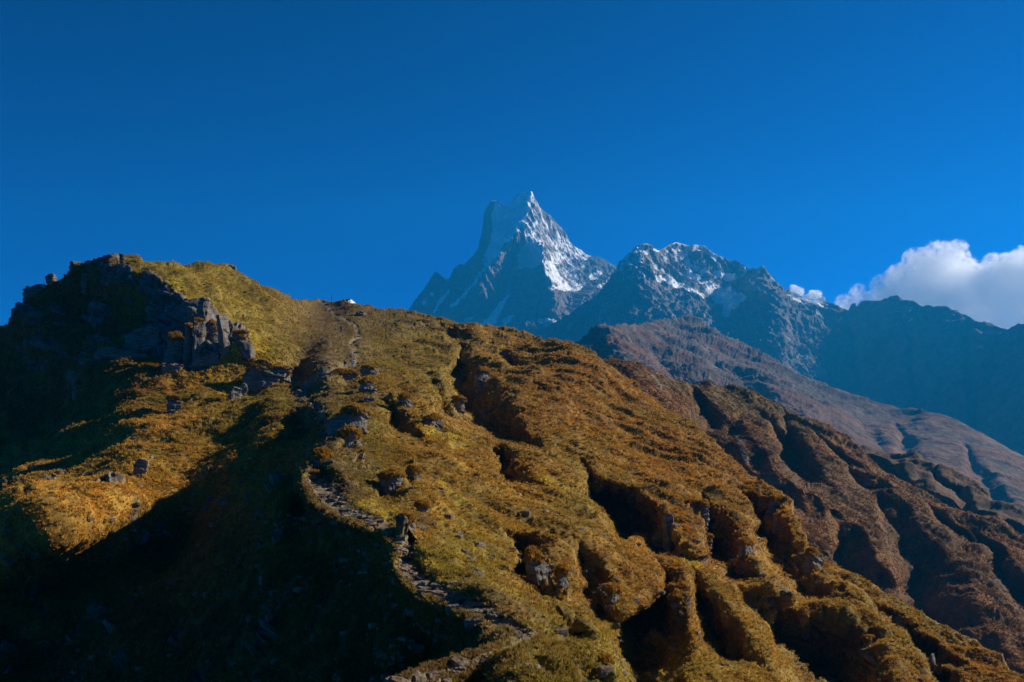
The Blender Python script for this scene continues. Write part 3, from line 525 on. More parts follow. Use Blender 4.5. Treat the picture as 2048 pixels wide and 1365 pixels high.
PX, PY, T, P = sheet(D_SKY, [(1000,830),(1300,880),(1600,1000),(2048,1130),(2600,1450)], 1000, 2500, 1.5, 260, D_CTRL, gul=D_GUL, tmax=4000,
                     jag=lambda x: 1.8 * fbm(np.stack([x / 16, x * 0, x * 0 + 3.5], -1), 5) * sstep(1750, 1500, x))
N = gridnormal(P); q = aniso(P, fall, 3.2)
rg = sstep(1850, 1450, PX)
P = P + N * ((7 + 7 * rg) * (ridged(q / 170, 4, seed=23) - 0.6) + (2 + 4 * rg) * fbm(P / 45, 4, seed=25) + 2.5 * ridged(P / 14, 3, seed=26) * rg)[..., None]
d1 = fbm(q / 130, 4, seed=63); d2 = fbm(P / 26, 5, seed=64)
tint = mix(np.broadcast_to(C3(.140,.062,.030), P.shape), C3(.075,.055,.040), sstep(-.25, .35, d1))
rocky = sstep(0.12, 0.4, d2) * sstep(1750, 1450, PX); tint = mix(tint, C3(.14,.13,.12), 0.7 * rocky)
tint = mix(tint, C3(.13,.12,.11), 0.6 * sstep(700, 640, PY) * sstep(-.3, .2, d2))
tint = mix(tint, C3(.20,.125,.085), 0.6 * sstep(1650, 1750, PX) * sstep(-.1, .4, d2))
P2, A2 = with_back(P, {"tint": tint}, (900, 0.6, 8)); struct(gridmesh("hazy_brown_spur", P2, M_FAR, A2))

# ------------------------------------------------------------------ snow mountains
def mountain_mat():
    m, n, l, b = newmat("rock_and_snow")
    g = n.new("ShaderNodeNewGeometry"); t = attr_node(n, "tint"); s = attr_node(n, "snow")
    a = noise_node(n, l, 0.022, 9, 0.68, g.outputs["Position"])
    mp = n.new("ShaderNodeMapping"); mp.inputs["Scale"].default_value = (1, 1, 0.13); l.new(g.outputs["Position"], mp.inputs["Vector"])
    f = noise_node(n, l, 0.03, 8, 0.7, mp.outputs[0])
    r1 = ramp(n, l, a.outputs[0], [(0.3, 0.55), (0.7, 1.35)])
    x = mixc(n, l, t.outputs["Color"], r1.outputs[0], 1.0, 'MULTIPLY')
    ad = n.new("ShaderNodeMath"); ad.operation = 'ADD'; l.new(s.outputs["Fac"], ad.inputs[0])
    sb = n.new("ShaderNodeMath"); sb.operation = 'MULTIPLY_ADD'; l.new(f.outputs[0], sb.inputs[0]); sb.inputs[1].default_value = 1.1; sb.inputs[2].default_value = -0.55
    l.new(sb.outputs[0], ad.inputs[1])
    r2 = ramp(n, l, ad.outputs[0], [(0.42, 0.0), (0.58, 1.0)])
    x = mixc(n, l, x, (0.88, 0.90, 0.91, 1), r2.outputs[0]); l.new(x, b.inputs["Base Color"])
    bp = n.new("ShaderNodeBump"); bp.inputs["Strength"].default_value = 0.8; bp.inputs["Distance"].default_value = 14
    l.new(f.outputs[0], bp.inputs["Height"]); l.new(bp.outputs[0], b.inputs["Normal"])
    return m
M_SNOW = mountain_mat()

M_SKY = [(700,690),(760,660),(800,640),(819,618),(828,603),(840,588),(853,570),(862,556),(871,544),(876,546),(883,552),(895,559),(899,556),(901,552),(907,538),(913,533),(919,529),(928,529),(934,525),(943,515),(950,505),(956,497),(959,485),(962,473),(966,446),(968,427),(972,418),(977,409),(980,404),(983,401),(989,401),(996,404),(1002,408),(1008,413),(1013,413),(1019,412),(1024,404),(1028,397),(1033,392),(1040,388),(1050,386),(1058,384),(1064,384),(1067,389),(1071,397),(1078,412),(1090,424),(1104,435),(1113,445),(1122,455),(1130,463),(1134,470),(1137,477),(1139,482),(1149,493),(1158,498),(1164,502),(1174,509),(1186,513),(1198,515),(1216,524),(1234,534),(1260,545),(1300,560)]
M_CTRL = [(1063,384,6500),(1059,420,6380),(1050,440,6300),(1035,458,6220),(1017,480,6150),(997,508,6080),(972,535,5990),(948,565,5890),(915,600,5790),(905,620,5750),
 (985,401,6580),(968,427,6580),(966,446,6570),(956,497,6520),(928,529,6470),(901,552,6420),(871,544,6420),(853,570,6400),(819,618,6350),(740,660,6300),
 (1015,412,6570),(1000,440,6560),(985,470,6480),(990,490,6380),(968,515,6350),(940,550,6200),(1035,410,6500),(1020,440,6440),(880,600,6100),(850,610,6250),
 (1085,418,6600),(1104,435,6680),(1134,470,6800),(1149,493,6830),(1174,509,6840),(1198,515,6850),(1234,533,6880),(1300,560,6900),(1080,440,6480),(1100,470,6560),(1070,460,6330),(1090,480,6380),(1110,500,6480),
 (1052,478,6200),(1070,488,6170),(1087,503,6080),(1088,525,5990),(1096,552,5880),(1107,582,5790),(1113,602,5740),
 (1050,505,6290),(1062,520,6260),(1040,540,6130),(1020,520,6190),(1050,580,5960),(1000,560,5960),(1080,620,5760),(1082,580,5880),
 (1112,540,6280),(1130,560,6340),(1150,545,6480),(1140,580,6200),(1180,535,6640),(1165,575,6330),(1200,560,6480),(1130,605,5950),(1170,600,6050),
 (1000,640,5720),(950,640,5770),(1050,640,5660),(1100,660,5600),(1200,640,5900),(900,660,5810),(1050,740,5550),(850,660,6100),(1250,600,6050),(1250,650,5850),(800,720,6000),(1250,740,5600),(700,720,6300),(900,760,5600)]
PX, PY, T, P = sheet(M_SKY, [(700,760),(1000,770),(1300,770)], 720, 1300, 0.8, 420, M_CTRL, c=9, tmax=9000, jag=lambda x: 0.8 * fbm(np.stack([x / 7, x * 0, x * 0 + 1.1], -1), 4))
N = gridnormal(P); v = P * C3(1, 1, 0.16)
edge = sstep(0, 10, PY - PY[:1])
flute = ridged(v / 75, 4, seed=2) - 0.6
P = P + N * ((12 * flute + 7 * (ridged(P / 150, 3, seed=4) - 0.6) + 2 * fbm(P / 30, 3, seed=6) + 4.5 * (ridged(v / 24, 3, seed=7) - 0.6)) * (0.25 + 0.75 * edge))[..., None]
Ns = gridnormal(P)
s1 = fbm(v / 60, 5, seed=8); s2 = fbm(P / 170, 4, seed=9); band = np.sin((PY + 0.18 * PX + 9 * s2) / 5.5)
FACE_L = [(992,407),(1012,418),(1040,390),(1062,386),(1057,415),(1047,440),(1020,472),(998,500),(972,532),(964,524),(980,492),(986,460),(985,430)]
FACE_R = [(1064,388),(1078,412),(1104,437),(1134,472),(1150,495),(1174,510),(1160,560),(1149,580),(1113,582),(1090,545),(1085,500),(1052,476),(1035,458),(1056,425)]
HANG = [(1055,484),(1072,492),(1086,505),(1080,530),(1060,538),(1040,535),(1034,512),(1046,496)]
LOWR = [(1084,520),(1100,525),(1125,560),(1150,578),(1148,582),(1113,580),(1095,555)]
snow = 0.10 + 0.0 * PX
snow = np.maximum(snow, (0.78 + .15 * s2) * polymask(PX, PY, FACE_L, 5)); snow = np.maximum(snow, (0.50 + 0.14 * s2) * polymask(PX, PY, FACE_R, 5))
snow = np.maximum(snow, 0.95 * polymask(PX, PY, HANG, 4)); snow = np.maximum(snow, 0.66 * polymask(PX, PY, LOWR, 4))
for ln, v_ in (([(1064,388,2),(1056,424,3.5),(1036,456,5),(1015,482,4)], .75), ([(998,505,5),(972,538,3.5),(950,565,3),(925,595,2.5),(905,615,1.5)], .85), ([(1016,593,2),(1000,615,6),(985,640,9),(965,652,5)], .8),
               ([(900,580,2),(885,600,3),(868,625,3)], .75), ([(1027,630,3),(1012,645,6)], .7), ([(1100,575,3),(1130,580,4),(1150,580,5),(1170,566,4)], .95), ([(1185,553,6),(1200,548,6)], .9), ([(1165,520,5),(1180,508,5)], .8),
               ([(845,605,5),(865,590,4)], .6), ([(890,557,2),(896,560,2)], 1.2), ([(925,527,1.5),(930,529,1.5)], 1.), ([(983,401,2),(992,402,2)], 1.3), ([(1080,640,6),(1120,650,6),(1150,630,5)], .62), ([(1200,575,6),(1225,560,5)], .55), ([(930,640,2),(945,635,2)], .8), ([(1105,490,10),(1135,500,8),(1150,505,6)], .58)):
    snow = np.maximum(snow, v_ * linemask(PX, PY, ln))
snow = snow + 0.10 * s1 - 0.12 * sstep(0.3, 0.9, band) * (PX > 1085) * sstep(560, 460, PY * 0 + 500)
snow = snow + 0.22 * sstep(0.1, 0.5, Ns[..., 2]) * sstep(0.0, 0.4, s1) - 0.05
tint = mix(np.broadcast_to(C3(.11,.10,.095), P.shape), C3(.19,.165,.14), sstep(-.3, .4, s2)); tint = mix(tint, C3(.07,.07,.075), 0.6 * sstep(0.0, .4, s1))
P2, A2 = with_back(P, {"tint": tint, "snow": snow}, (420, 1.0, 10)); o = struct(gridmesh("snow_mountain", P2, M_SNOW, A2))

E_SKY = [(1000,720),(1080,660),(1120,640),(1160,612),(1195,590),(1210,572),(1222,556),(1232,540),(1240,525),(1250,514),(1262,504),(1270,494),(1276,490),(1286,488),(1294,488),(1300,489),(1306,496),(1312,500),(1320,501),(1328,496),(1338,490),(1346,487),(1354,486),(1362,488),(1375,490),(1390,491),(1402,490),(1408,490),(1416,497),(1426,505),(1436,512),(1450,516),(1460,521),(1472,522),(1486,530),(1497,537),(1508,538),(1517,538),(1524,533),(1529,534),(1536,544),(1545,556),(1556,568),(1566,577),(1580,584),(1600,600),(1640,640),(1700,700)]
E_CTRL = [(1000,720,4900),(1120,640,4900),(1195,590,4900),(1232,540,4950),(1262,504,4990),(1286,488,5000),(1300,489,5010),(1312,500,5080),(1350,487,5350),(1408,490,5350),(1460,521,5320),(1500,538,5250),(1527,533,5050),(1545,556,5060),(1566,577,5080),(1600,600,5060),(1700,700,4900),
 (1283,515,4880),(1287,548,4760),(1300,580,4640),(1240,570,4800),(1200,640,4650),(1320,540,4980),(1340,560,5000),(1330,585,4820),(1370,530,5230),(1400,530,5230),(1385,565,5080),(1400,590,4900),(1340,610,4620),(1440,560,5220),(1480,570,5180),(1440,590,5120),(1470,600,5020),(1445,615,4960),(1480,625,4860),(1400,640,4600),(1300,640,4450),(1220,700,4250),(1350,680,4350),(1500,600,4950),
 (1528,570,4850),(1545,600,4700),(1562,640,4560),(1568,690,4420),(1510,640,4620),(1500,690,4450),(1590,645,4720),(1580,690,4560),(1600,680,4720),(1450,720,4250),(1550,760,4200),(1650,760,4500),(1300,740,4100),(1100,760,4500),(1700,760,4700)]
PX, PY, T, P = sheet(E_SKY, [(1000,770),(1700,790)], 1040, 1680, 0.9, 330, E_CTRL, c=10, tmax=7000, jag=lambda x: 1.6 * fbm(np.stack([x / 8, x * 0, x * 0 + 2.1], -1), 5))
N = gridnormal(P); v = P * C3(1, 1, 0.2); edge = sstep(0, 8, PY - PY[:1])
P = P + N * ((16 * (ridged(v / 90, 5, seed=42) - 0.6) + 11 * (ridged(P / 120, 4, seed=44) - 0.6) + 5 * fbm(P / 26, 4, seed=46) + 3.5 * (ridged(v / 24, 3, seed=47) - 0.6)) * (0.3 + 0.7 * edge))[..., None]
Ns = gridnormal(P); s1 = fbm(v / 45, 5, seed=48); s2 = fbm(P / 130, 4, seed=49)
snow = 0.10 + 0.30 * sstep(620, 500, PY) + 0.0 * PX
for ln, v_ in (([(1312,556,4),(1345,565,7),(1375,580,6),(1405,592,6)], .9), ([(1420,575,8),(1445,592,16),(1462,604,15),(1452,622,7)], .98), ([(1460,585,7),(1485,595,8),(1470,612,8)], .85), ([(1380,545,4),(1400,560,6),(1425,572,6)], .6), ([(1430,545,3),(1465,557,5)], .8), ([(1360,520,5),(1420,545,6),(1470,560,6)], .48), ([(1430,510,3),(1480,530,4)], .5),
               ([(1285,500,3),(1272,510,3)], .7), ([(1306,500,3),(1316,502,2)], 1.), ([(1345,487,2),(1362,488,1.5)], 1.1), ([(1380,490,1.5),(1398,491,1.5)], .9), ([(1215,610,5),(1200,640,6)], .5), ([(1240,585,5),(1228,600,5)], .45), ([(1500,560,5),(1520,580,4)], .5), ([(1575,590,5),(1600,605,4)], .6)):
    snow = np.maximum(snow, v_ * linemask(PX, PY, ln))
snow = snow + 0.09 * s1 + 0.2 * sstep(0.15, 0.6, soft(Ns, 3)[..., 2]) * sstep(640, 540, PY) - 0.06
tint = mix(np.broadcast_to(C3(.125,.115,.11), P.shape), C3(.21,.175,.15), sstep(-.2, .4, s2) * sstep(620, 560, PY)); tint = mix(tint, C3(.15,.10,.07), 0.6 * sstep(600, 680, PY) * sstep(-.1, .4, s2)); tint = mix(tint, C3(.28,.27,.26), 0.55 * sstep(0.2, .5, s1))
P2, A2 = with_back(P, {"tint": tint, "snow": snow}, (420, 0.9, 10)); struct(gridmesh("rocky_mountain", P2, M_SNOW, A2))

F_SKY = [(1480,560),(1540,575),(1580,585),(1600,594),(1615,600),(1632,603),(1645,601),(1660,606),(1676,612),(1684,618),(1696,621),(1702,611),(1706,608),(1711,608),(1713,614),(1718,608),(1726,602),(1742,601),(1760,601),(1776,597),(1786,592),(1793,590),(1800,595),(1808,602),(1826,603),(1838,609),(1846,614),(1852,610),(1858,609),(1870,614),(1880,612),(1892,613),(1904,620),(1930,629),(1950,641),(1975,646),(1990,651),(2014,659),(2026,652),(2038,648),(2048,648),(2120,640),(2300,690),(2600,760)]
F_CTRL = [(1480,560,5500),(1580,585,5450),(1640,603,5350),(1705,610,5250),(1790,590,5000),(1880,612,4650),(1960,643,4250),(2014,659,4050),(2048,648,3900),(2120,640,3700),(2300,690,3300),(2600,760,2900),
 (1600,680,5000),(1700,700,4850),(1800,700,4500),(1900,720,4050),(2000,740,3650),(2048,740,3450),(1640,760,4700),(1750,800,4250),(1850,830,3800),(1950,860,3400),(2048,900,3000),(2300,850,2700),(2300,1050,2400),(2600,1000,2300),(1650,900,4100),(1850,960,3300),(2048,1050,2700)]
F_GUL = [([(1830,650,10),(1800,690,25),(1760,740,25)], 0.02), ([(1790,600,6),(1830,660,16),(1850,720,22),(1870,800,26),(1880,860,26)], 0.03), ([(1940,640,8),(1960,700,22),(1975,780,28),(1980,860,28)], 0.03), ([(2040,650,8),(2020,720,25),(1990,800,30)], 0.03), ([(1700,615,6),(1720,680,22),(1740,760,24)], 0.03)]
PX, PY, T, P = sheet(F_SKY, [(1480,900),(2048,1060),(2600,1200)], 1490, 2560, 1.7, 230, F_CTRL, gul=F_GUL, tmax=7000, jag=lambda x: 1.5 * fbm(np.stack([x / 9, x * 0, x * 0 + 4.1], -1), 5))
N = gridnormal(P); v = P * C3(1, 1, 0.4); edge = sstep(0, 8, PY - PY[:1])
P = P + N * ((18 * (ridged(v / 170, 5, seed=72) - 0.6) + 6 * fbm(P / 40, 4, seed=76)) * (0.3 + 0.7 * edge))[..., None]
s1 = fbm(v / 60, 5, seed=78); s2 = fbm(P / 150, 4, seed=79)
snow = 0.55 * linemask(PX, PY, [(1595,600,6),(1625,605,8),(1655,612,5)]) + 0.35 * linemask(PX, PY, [(1610,625,14),(1680,640,10)]) + 0.1 * s1
snow = np.maximum(snow, 0.55 * linemask(PX, PY, [(1780,630,1.5),(1795,625,1.5),(1810,636,1.5)])); snow = np.maximum(snow, 0.5 * linemask(PX, PY, [(1820,645,1.5),(1835,634,1.5),(1840,620,1.5)]))
tint = mix(np.broadcast_to(C3(.085,.082,.075), P.shape), C3(.13,.11,.09), sstep(-.2, .4, s2)); tint = mix(tint, C3(.19,.18,.16), 0.4 * sstep(0.3, .5, s1))
P2, A2 = with_back(P, {"tint": tint, "snow": snow}, (1200, 0.8, 8)); struct(gridmesh("valley_wall", P2, M_SNOW, A2))

# the valley floor: one sheet below everything, out to the horizon
me = bpy.data.meshes.new("valley_floor"); s_ = 9000.0
me.from_pydata([(-s_, -2500, -900), (s_, -2500, -900), (s_, 6900, -900), (-s_, 6900, -900)], [], [(0, 1, 2, 3)])
setattrs(me, {"tint": np.tile(C3(.10, .09, .05), (4, 1))}); me.materials.append(M_FAR)
struct(bpy.data.objects.new("valley_floor", me)); col.objects.link(bpy.data.objects["valley_floor"])
# ------------------------------------------------------------------ the air
def box(name, x0, x1, y0, y1, z0, z1):
    me = bpy.data.meshes.new(name)
    v = [(x, y, z) for x in (x0, x1) for y in (y0, y1) for z in (z0, z1)]
    me.from_pydata(v, [], [(0, 1, 3, 2), (4, 6, 7, 5), (0, 4, 5, 1), (2, 3, 7, 6), (0, 2, 6, 4), (1, 5, 7, 3)])
    o = bpy.data.objects.new(name, me); col.objects.link(o); return o
hz = box("haze", -9100, 9100, -2600, 60 + max((o.matrix_world @ Vector(c))[1] for o in col.objects if o.type == "MESH" and o.name != "valley_floor" for c in o.bound_box), -901, 60 + max((o.matrix_world @ Vector(c))[2] for o in col.objects if o.type == "MESH" for c in o.bound_box)); hz["kind"] = "stuff"
m = bpy.data.materials.new("haze_air"); m.use_nodes = True; n = m.node_tree.nodes; n.remove(n["Principled BSDF"])
pv = n.new("ShaderNodeVolumePrincipled"); pv.inputs["Density"].default_value = 7.6e-5; pv.inputs["Density Attribute"].default_value = ""
pv.inputs["Color"].default_value = (0.015, 0.42, 0.95, 1); pv.inputs["Anisotropy"].default_value = 0.25
m.node_tree.links.new(pv.outputs[0], n["Material Output"].inputs["Volume"]); hz.data.materials.append(m)

# ------------------------------------------------------------------ rocks
def tag(o, label, cat, group=None):
    o["label"] = label; o["category"] = cat
    if group: o["group"] = group
    return o
def rock_mat(nm="grey_schist", warm=(1, 1, 1, 1)):
    m, n, l, b = newmat(nm)
    g = n.new("ShaderNodeNewGeometry"); tc = n.new("ShaderNodeTexCoord")
    a = noise_node(n, l, 1.1, 8, 0.65, g.outputs["Position"]); c = noise_node(n, l, 5.0, 8, 0.7, g.outputs["Position"])
    mp = n.new("ShaderNodeMapping"); mp.inputs["Scale"].default_value = (0.5, 0.5, 5.0); l.new(g.outputs["Position"], mp.inputs["Vector"])
    d = noise_node(n, l, 1.2, 6, 0.6, mp.outputs[0])
    x = ramp(n, l, d.outputs[0], [(0.3, (.075, .070, .065)), (0.55, (.20, .19, .175)), (0.75, (.34, .325, .30))]).outputs[0]
    x = mixc(n, l, x, (.19, .10, .05, 1), ramp(n, l, a.outputs[0], [(0.52, 0.0), (0.66, 0.75)]).outputs[0])
    x = mixc(n, l, x, (.36, .35, .32, 1), ramp(n, l, c.outputs[0], [(0.62, 0.0), (0.70, 0.8)]).outputs[0])
    x = mixc(n, l, x, warm, 1.0, 'MULTIPLY'); l.new(x, b.inputs["Base Color"])
    bp = n.new("ShaderNodeBump"); bp.inputs["Strength"].default_value = 0.9; bp.inputs["Distance"].default_value = 0.12
    ad = n.new("ShaderNodeMath"); ad.operation = 'ADD'; l.new(d.outputs[0], ad.inputs[0]); l.new(c.outputs[0], ad.inputs[1])
    l.new(ad.outputs[0], bp.inputs["Height"]); l.new(bp.outputs[0], b.inputs["Normal"])
    return m
M_ROCK = rock_mat("grey_schist", (1, .95, .86, 1)); M_STONES = rock_mat("brown_stone", (1.1, .92, .66, 1))
def solid_mat(name, c, rough=0.9):
    m, n, l, b = newmat(name); g = n.new("ShaderNodeTexCoord")
    t = noise_node(n, l, 9.0, 5, 0.6, g.outputs["Object"])
    r = ramp(n, l, t.outputs[0], [(0.3, tuple(v * 0.75 for v in c)), (0.7, tuple(min(1, v * 1.15) for v in c))])
    l.new(r.outputs[0], b.inputs["Base Color"]); b.inputs["Roughness"].default_value = rough; return m
M_CAP = terrain_mat("tawny_turf", 1.2, 0.2)

def trimesh(name, V, F, mat, parent=None, smooth=False, attrs=None, shape=None):
    me = bpy.data.meshes.new(name); me.from_pydata([tuple(v) for v in V], [], [tuple(f) for f in F]); me.update()
    if smooth: me.polygons.foreach_set("use_smooth", np.ones(len(me.polygons), bool))
    if attrs: setattrs(me, attrs)
    me.materials.append(mat); o = bpy.data.objects.new(name, me); col.objects.link(o)
    if parent is not None: o.parent = parent
    return o
_n = 18
def cube_grid(n):
    """a unit cube surface as one closed grid of points"""
    pts = {}; F = []
    def vid(p):
        k = tuple(np.round(p, 6)); 
        if k not in pts: pts[k] = len(pts)
        return pts[k]
    L = np.linspace(-1, 1, n + 1)
    for ax in range(3):
        for sg in (-1, 1):
            for i in range(n):
                for j in range(n):
                    q = []
                    for a, b in ((0, 0), (1, 0), (1, 1), (0, 1)):
                        p = [0, 0, 0]; p[ax] = sg; p[(ax + 1) % 3] = L[i + a]; p[(ax + 2) % 3] = L[j + b]; q.append(vid(p))
                    F.append(q if sg > 0 else q[::-1])
    return np.array(list(pts.keys())), F
CV, CF = cube_grid(_n)
CAP_PTS = []
def rock(x0, y0, x1, y1, label, name="rock", cat="rock", yaw=25, tilt=0, roll=0, cap=0.0, deep=0.8, blocky=0.75, dt=0.0, sd=None, group=None, lean=0.0):
    """a schist block whose near foot stands on the slope; its size follows from the distance of that foot"""
    r = np.random.default_rng(sd if sd is not None else int(x0 * 7 + y0 * 13))
    mx = 0.5 * (x0 + x1); g, gn, t = ground(mx, y1); t = t * (1 + dt)
    wd, ht = (x1 - x0) * t / FPX, (y1 - y0) * t / FPX
    wd *= 1.08 / (math.cos(R(abs(yaw))) + deep * math.sin(R(abs(yaw)))); dp = wd * deep; ext = max(wd, dp)
    if x0 > 600 and cap: ht *= 0.85; blocky = min(blocky, 0.5); roll = roll + r.uniform(-14, 14)
    if x0 > 740: cap *= 0.35
    V = CV.copy(); rad = np.linalg.norm(V, axis=1, keepdims=True)
    V = V * (1 - (1 - blocky) * (1 - 1.25 / rad))
    for _ in range(9):                                              # cleaved faces
        nn = r.normal(size=3) * C3(1, 1, 0.6); nn /= np.linalg.norm(nn); d_ = 0.80 + 0.3 * r.random()
        V = V - nn * np.maximum(0, V @ nn - d_)[:, None]
    S = V * C3(wd, dp, ht * 1.7) * 0.5
    thick = max(0.10, ht / 9) ; zz = S @ C3(0.18, 0.1, 1) / thick + 1.2 * noise(S / max(wd, ht) * 2 + r.random() * 50)
    zi = np.floor(zz); h1 = np.sin(zi * 12.9898 + r.random() * 9) * 43758.5; h1 -= np.floor(h1)
    out = S * C3(1, 1, 0); out /= np.linalg.norm(out, axis=1, keepdims=True) + 1e-6
    S = S + out * ((h1 - 0.5) * 0.14 * min(wd, ht) - 0.05 * wd * sstep(0.8, 1, zz - zi))[:, None]
    S = S + (S / (np.linalg.norm(S, axis=1, keepdims=True) + 1e-6)) * (0.10 * wd * fbm(S / wd * 2.2 + r.random() * 90, 4))[:, None]
    S[:, 0] += lean * S[:, 2]
    M = Matrix.Rotation(R(yaw), 3, 'Z') @ Matrix.Rotation(R(roll), 3, 'Y') @ Matrix.Rotation(R(tilt), 3, 'X')
    S = S @ np.array(M).T
    c = pt(mx, 0.5 * (y0 + y1), t) ; hd = np.array([c[0], c[1], 0]); hd /= np.linalg.norm(hd)
    c = c + hd * ext * 0.42 + C3(0, 0, -(0.34 if x0 < 600 else 0.56) * ht)
    o = trimesh(name, S, CF, M_ROCK); o.location = c
    tag(o, label, cat, group)
    if cap > 0:                                                     # turf that follows the top of the rock
        fc = np.array(CF); A_, B_, C_ = S[fc[:, 0]], S[fc[:, 1]], S[fc[:, 2]]; fn = np.cross(B_ - A_, C_ - A_); fn /= np.linalg.norm(fn, axis=1, keepdims=True) + 1e-9
        lim = S[:, 2].max() - (0.25 + 0.5 * cap) * ht; zc = S[fc].mean(1)[:, 2] + 0.15 * ht * noise(S[fc].mean(1) / ext * 5)
        ok = (fn[:, 2] > 0.30) & (zc > lim); use = fc[ok]
        if len(use) > 6:
            ids, inv_ = np.unique(use, return_inverse=True); vn = np.zeros_like(S)
            for k in range(4): np.add.at(vn, fc[:, k], fn)
            vn /= np.linalg.norm(vn, axis=1, keepdims=True) + 1e-9
            G = S[ids] + vn[ids] * (0.04 + 0.05 * ht * cap + 0.06 * ext * cap * (0.5 + noise(S[ids] / ext * 4.0)))[:, None]
            tc_ = mix(np.broadcast_to(RU * .9, G.shape), TW * .8, sstep(-.3, .4, noise(G / (ext * .3))))
            trimesh("grass_cap", G, inv_.reshape(-1, 4), M_CAP, o, True, {"tint": tc_})
            CAP_PTS.append((G + c + r.normal(size=G.shape) * .05, tc_, 0.3 + .35 * r.random(len(G))))
    return o
G_P = "rock pillars at the foot of the knoll cliff"
for a, b, c, d, lab, nm, cat, kw in ROCKS: rock(a, b, c, d, lab, nm, cat, group=G_P if nm == 'rock_pillar' else None, **kw)

# step stones of the trail
def nrm(v): v = np.asarray(v, float); return v / np.linalg.norm(v)
def stone_steps(line, n, group, label, r):
    L = np.asarray(line, float); seg = np.r_[0, np.cumsum(np.hypot(*np.diff(L, axis=0).T))]
    for k in range(n):
        s_ = seg[-1] * (k + 0.5 + 0.3 * (r.random() - .5)) / n; x = np.interp(s_, seg, L[:, 0]); y = np.interp(s_, seg, L[:, 1])
        x += r.normal() * 9
        g, gn, t = ground(x, y); a, _, _ = ground(x - 8, y - 8); b, _, _ = ground(x + 8, y + 8)
        V = CV[:, :] * C3(0.30 + 0.22 * r.random(), 0.16 + .08 * r.random(), 0.075); rad = np.linalg.norm(CV, axis=1, keepdims=True); V = V * (1 - 0.25 * (1 - 1.25 / rad))
        V = V + 0.035 * fbm(V * 5 + r.random() * 60, 3)[:, None] * nrm([.4, .3, .8])
        o = trimesh("step_stone", V, CF, M_STONES); o.location = g + C3(0, 0, 0.05); o.rotation_euler = (r.normal() * .1, r.normal() * .1, R(-20) + r.normal() * .3)
        tag(o, label, "step stone", group)
rr_ = np.random.default_rng(5)
stone_steps([(640, 972), (668, 1000), (716, 1036), (760, 1054)], 16, "step stones of the upper steps", "flat brown stone step in the bare upper stair beside the grassy knob", rr_)
stone_steps([(806, 1112), (833, 1166), (868, 1190), (905, 1204), (958, 1224)], 18, "step stones of the lower steps", "flat stone step in the lower trail running down towards the viewer", rr_)

# ------------------------------------------------------------------ grass: tufts over the whole slope (stuff)
def tuft_mesh():
    V = []; F = []; r = np.random.default_rng(8)
    for k in range(16):
        a = r.random() * 6.283; rad = 0.16 * math.sqrt(r.random()); ln = 0.26 + 0.26 * r.random(); out = 0.10 + 0.30 * r.random(); wd = 0.028 + .014 * r.random()
        d = np.array([math.cos(a), math.sin(a), 0]); sd_ = np.array([-d[1], d[0], 0]); b0 = d * rad
        m_ = b0 + d * out * 0.4 + C3(0, 0, ln * 0.7); tip = b0 + d * out + C3(0, 0, ln * (0.9 - 0.5 * out))
        i = len(V); V += [b0 - sd_ * wd + C3(0, 0, -.05), b0 + sd_ * wd + C3(0, 0, -.05), m_ - sd_ * wd * .8, m_ + sd_ * wd * .8, tip]
        F += [(i, i + 1, i + 3, i + 2), (i + 2, i + 3, i + 4)]
    return V, F
def grass_mat():
    m, n, l, b = newmat("dry_grass_blades"); t = attr_node(n, "tint", 'INSTANCER')
    oi = n.new("ShaderNodeObjectInfo"); r = ramp(n, l, oi.outputs["Random"], [(0.0, (.62, .60, .55)), (0.6, (1.0, 1.0, 1.0)), (1.0, (1.35, 1.3, 1.15))])
    x = mixc(n, l, t.outputs["Color"], r.outputs[0], 1.0, 'MULTIPLY'); l.new(x, b.inputs["Base Color"])
    tr = n.new("ShaderNodeBsdfTranslucent"); l.new(x, tr.inputs[0]); ms = n.new("ShaderNodeMixShader"); ms.inputs[0].default_value = 0.45
    l.new(b.outputs[0], ms.inputs[1]); l.new(tr.outputs[0], ms.inputs[2]); l.new(ms.outputs[0], n["Material Output"].inputs[0]); return m
tv, tfc = tuft_mesh()
tm = bpy.data.meshes.new("grass_tuft"); tm.from_pydata([tuple(v) for v in tv], [], tfc); tm.update(); tm.materials.append(grass_mat())
tuft = bpy.data.objects.new("grass_tuft", tm)                        # not linked: only the source of the instances
inv = (A_PX > -60) & (A_PX < 2110) & (A_PY < 1420) & (A_ROCK < 0.45) & (A_TRAIL < 0.35)
prob = inv * (1 - 0.65 * A_WORN) * (0.12 + 0.88 * sstep(-0.2, 0.3, fbm(A_P / 1.7, 3, seed=91)))
flat = np.flatnonzero(rng.random(prob.shape).ravel() < (prob.ravel() * 400000 / prob.sum()))
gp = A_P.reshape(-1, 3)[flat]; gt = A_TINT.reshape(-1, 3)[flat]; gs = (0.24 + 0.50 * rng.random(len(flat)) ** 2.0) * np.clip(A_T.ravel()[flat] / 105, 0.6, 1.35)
gp = gp + rng.normal(size=gp.shape) * 0.06
pb_ = (B_PX > 1100) & (B_PX < 2110); pb_ = pb_ * (0.15 + .85 * sstep(-.2, .3, fbm(B_P / 4.0, 3, seed=92)))
fb = np.flatnonzero(rng.random(pb_.shape).ravel() < pb_.ravel() * 90000 / pb_.sum())
gp = np.r_[gp, B_P.reshape(-1, 3)[fb]]; gt = np.r_[gt, B_TINT.reshape(-1, 3)[fb] * .7]; gs = np.r_[gs, 0.7 + 1.1 * rng.random(len(fb)) ** 2]
for a, b, c in CAP_PTS: gp = np.r_[gp, a]; gt = np.r_[gt, b]; gs = np.r_[gs, c]
me = bpy.data.meshes.new("grass"); me.vertices.add(len(gp)); me.vertices.foreach_set("co", gp.astype(np.float32).ravel()); me.update()
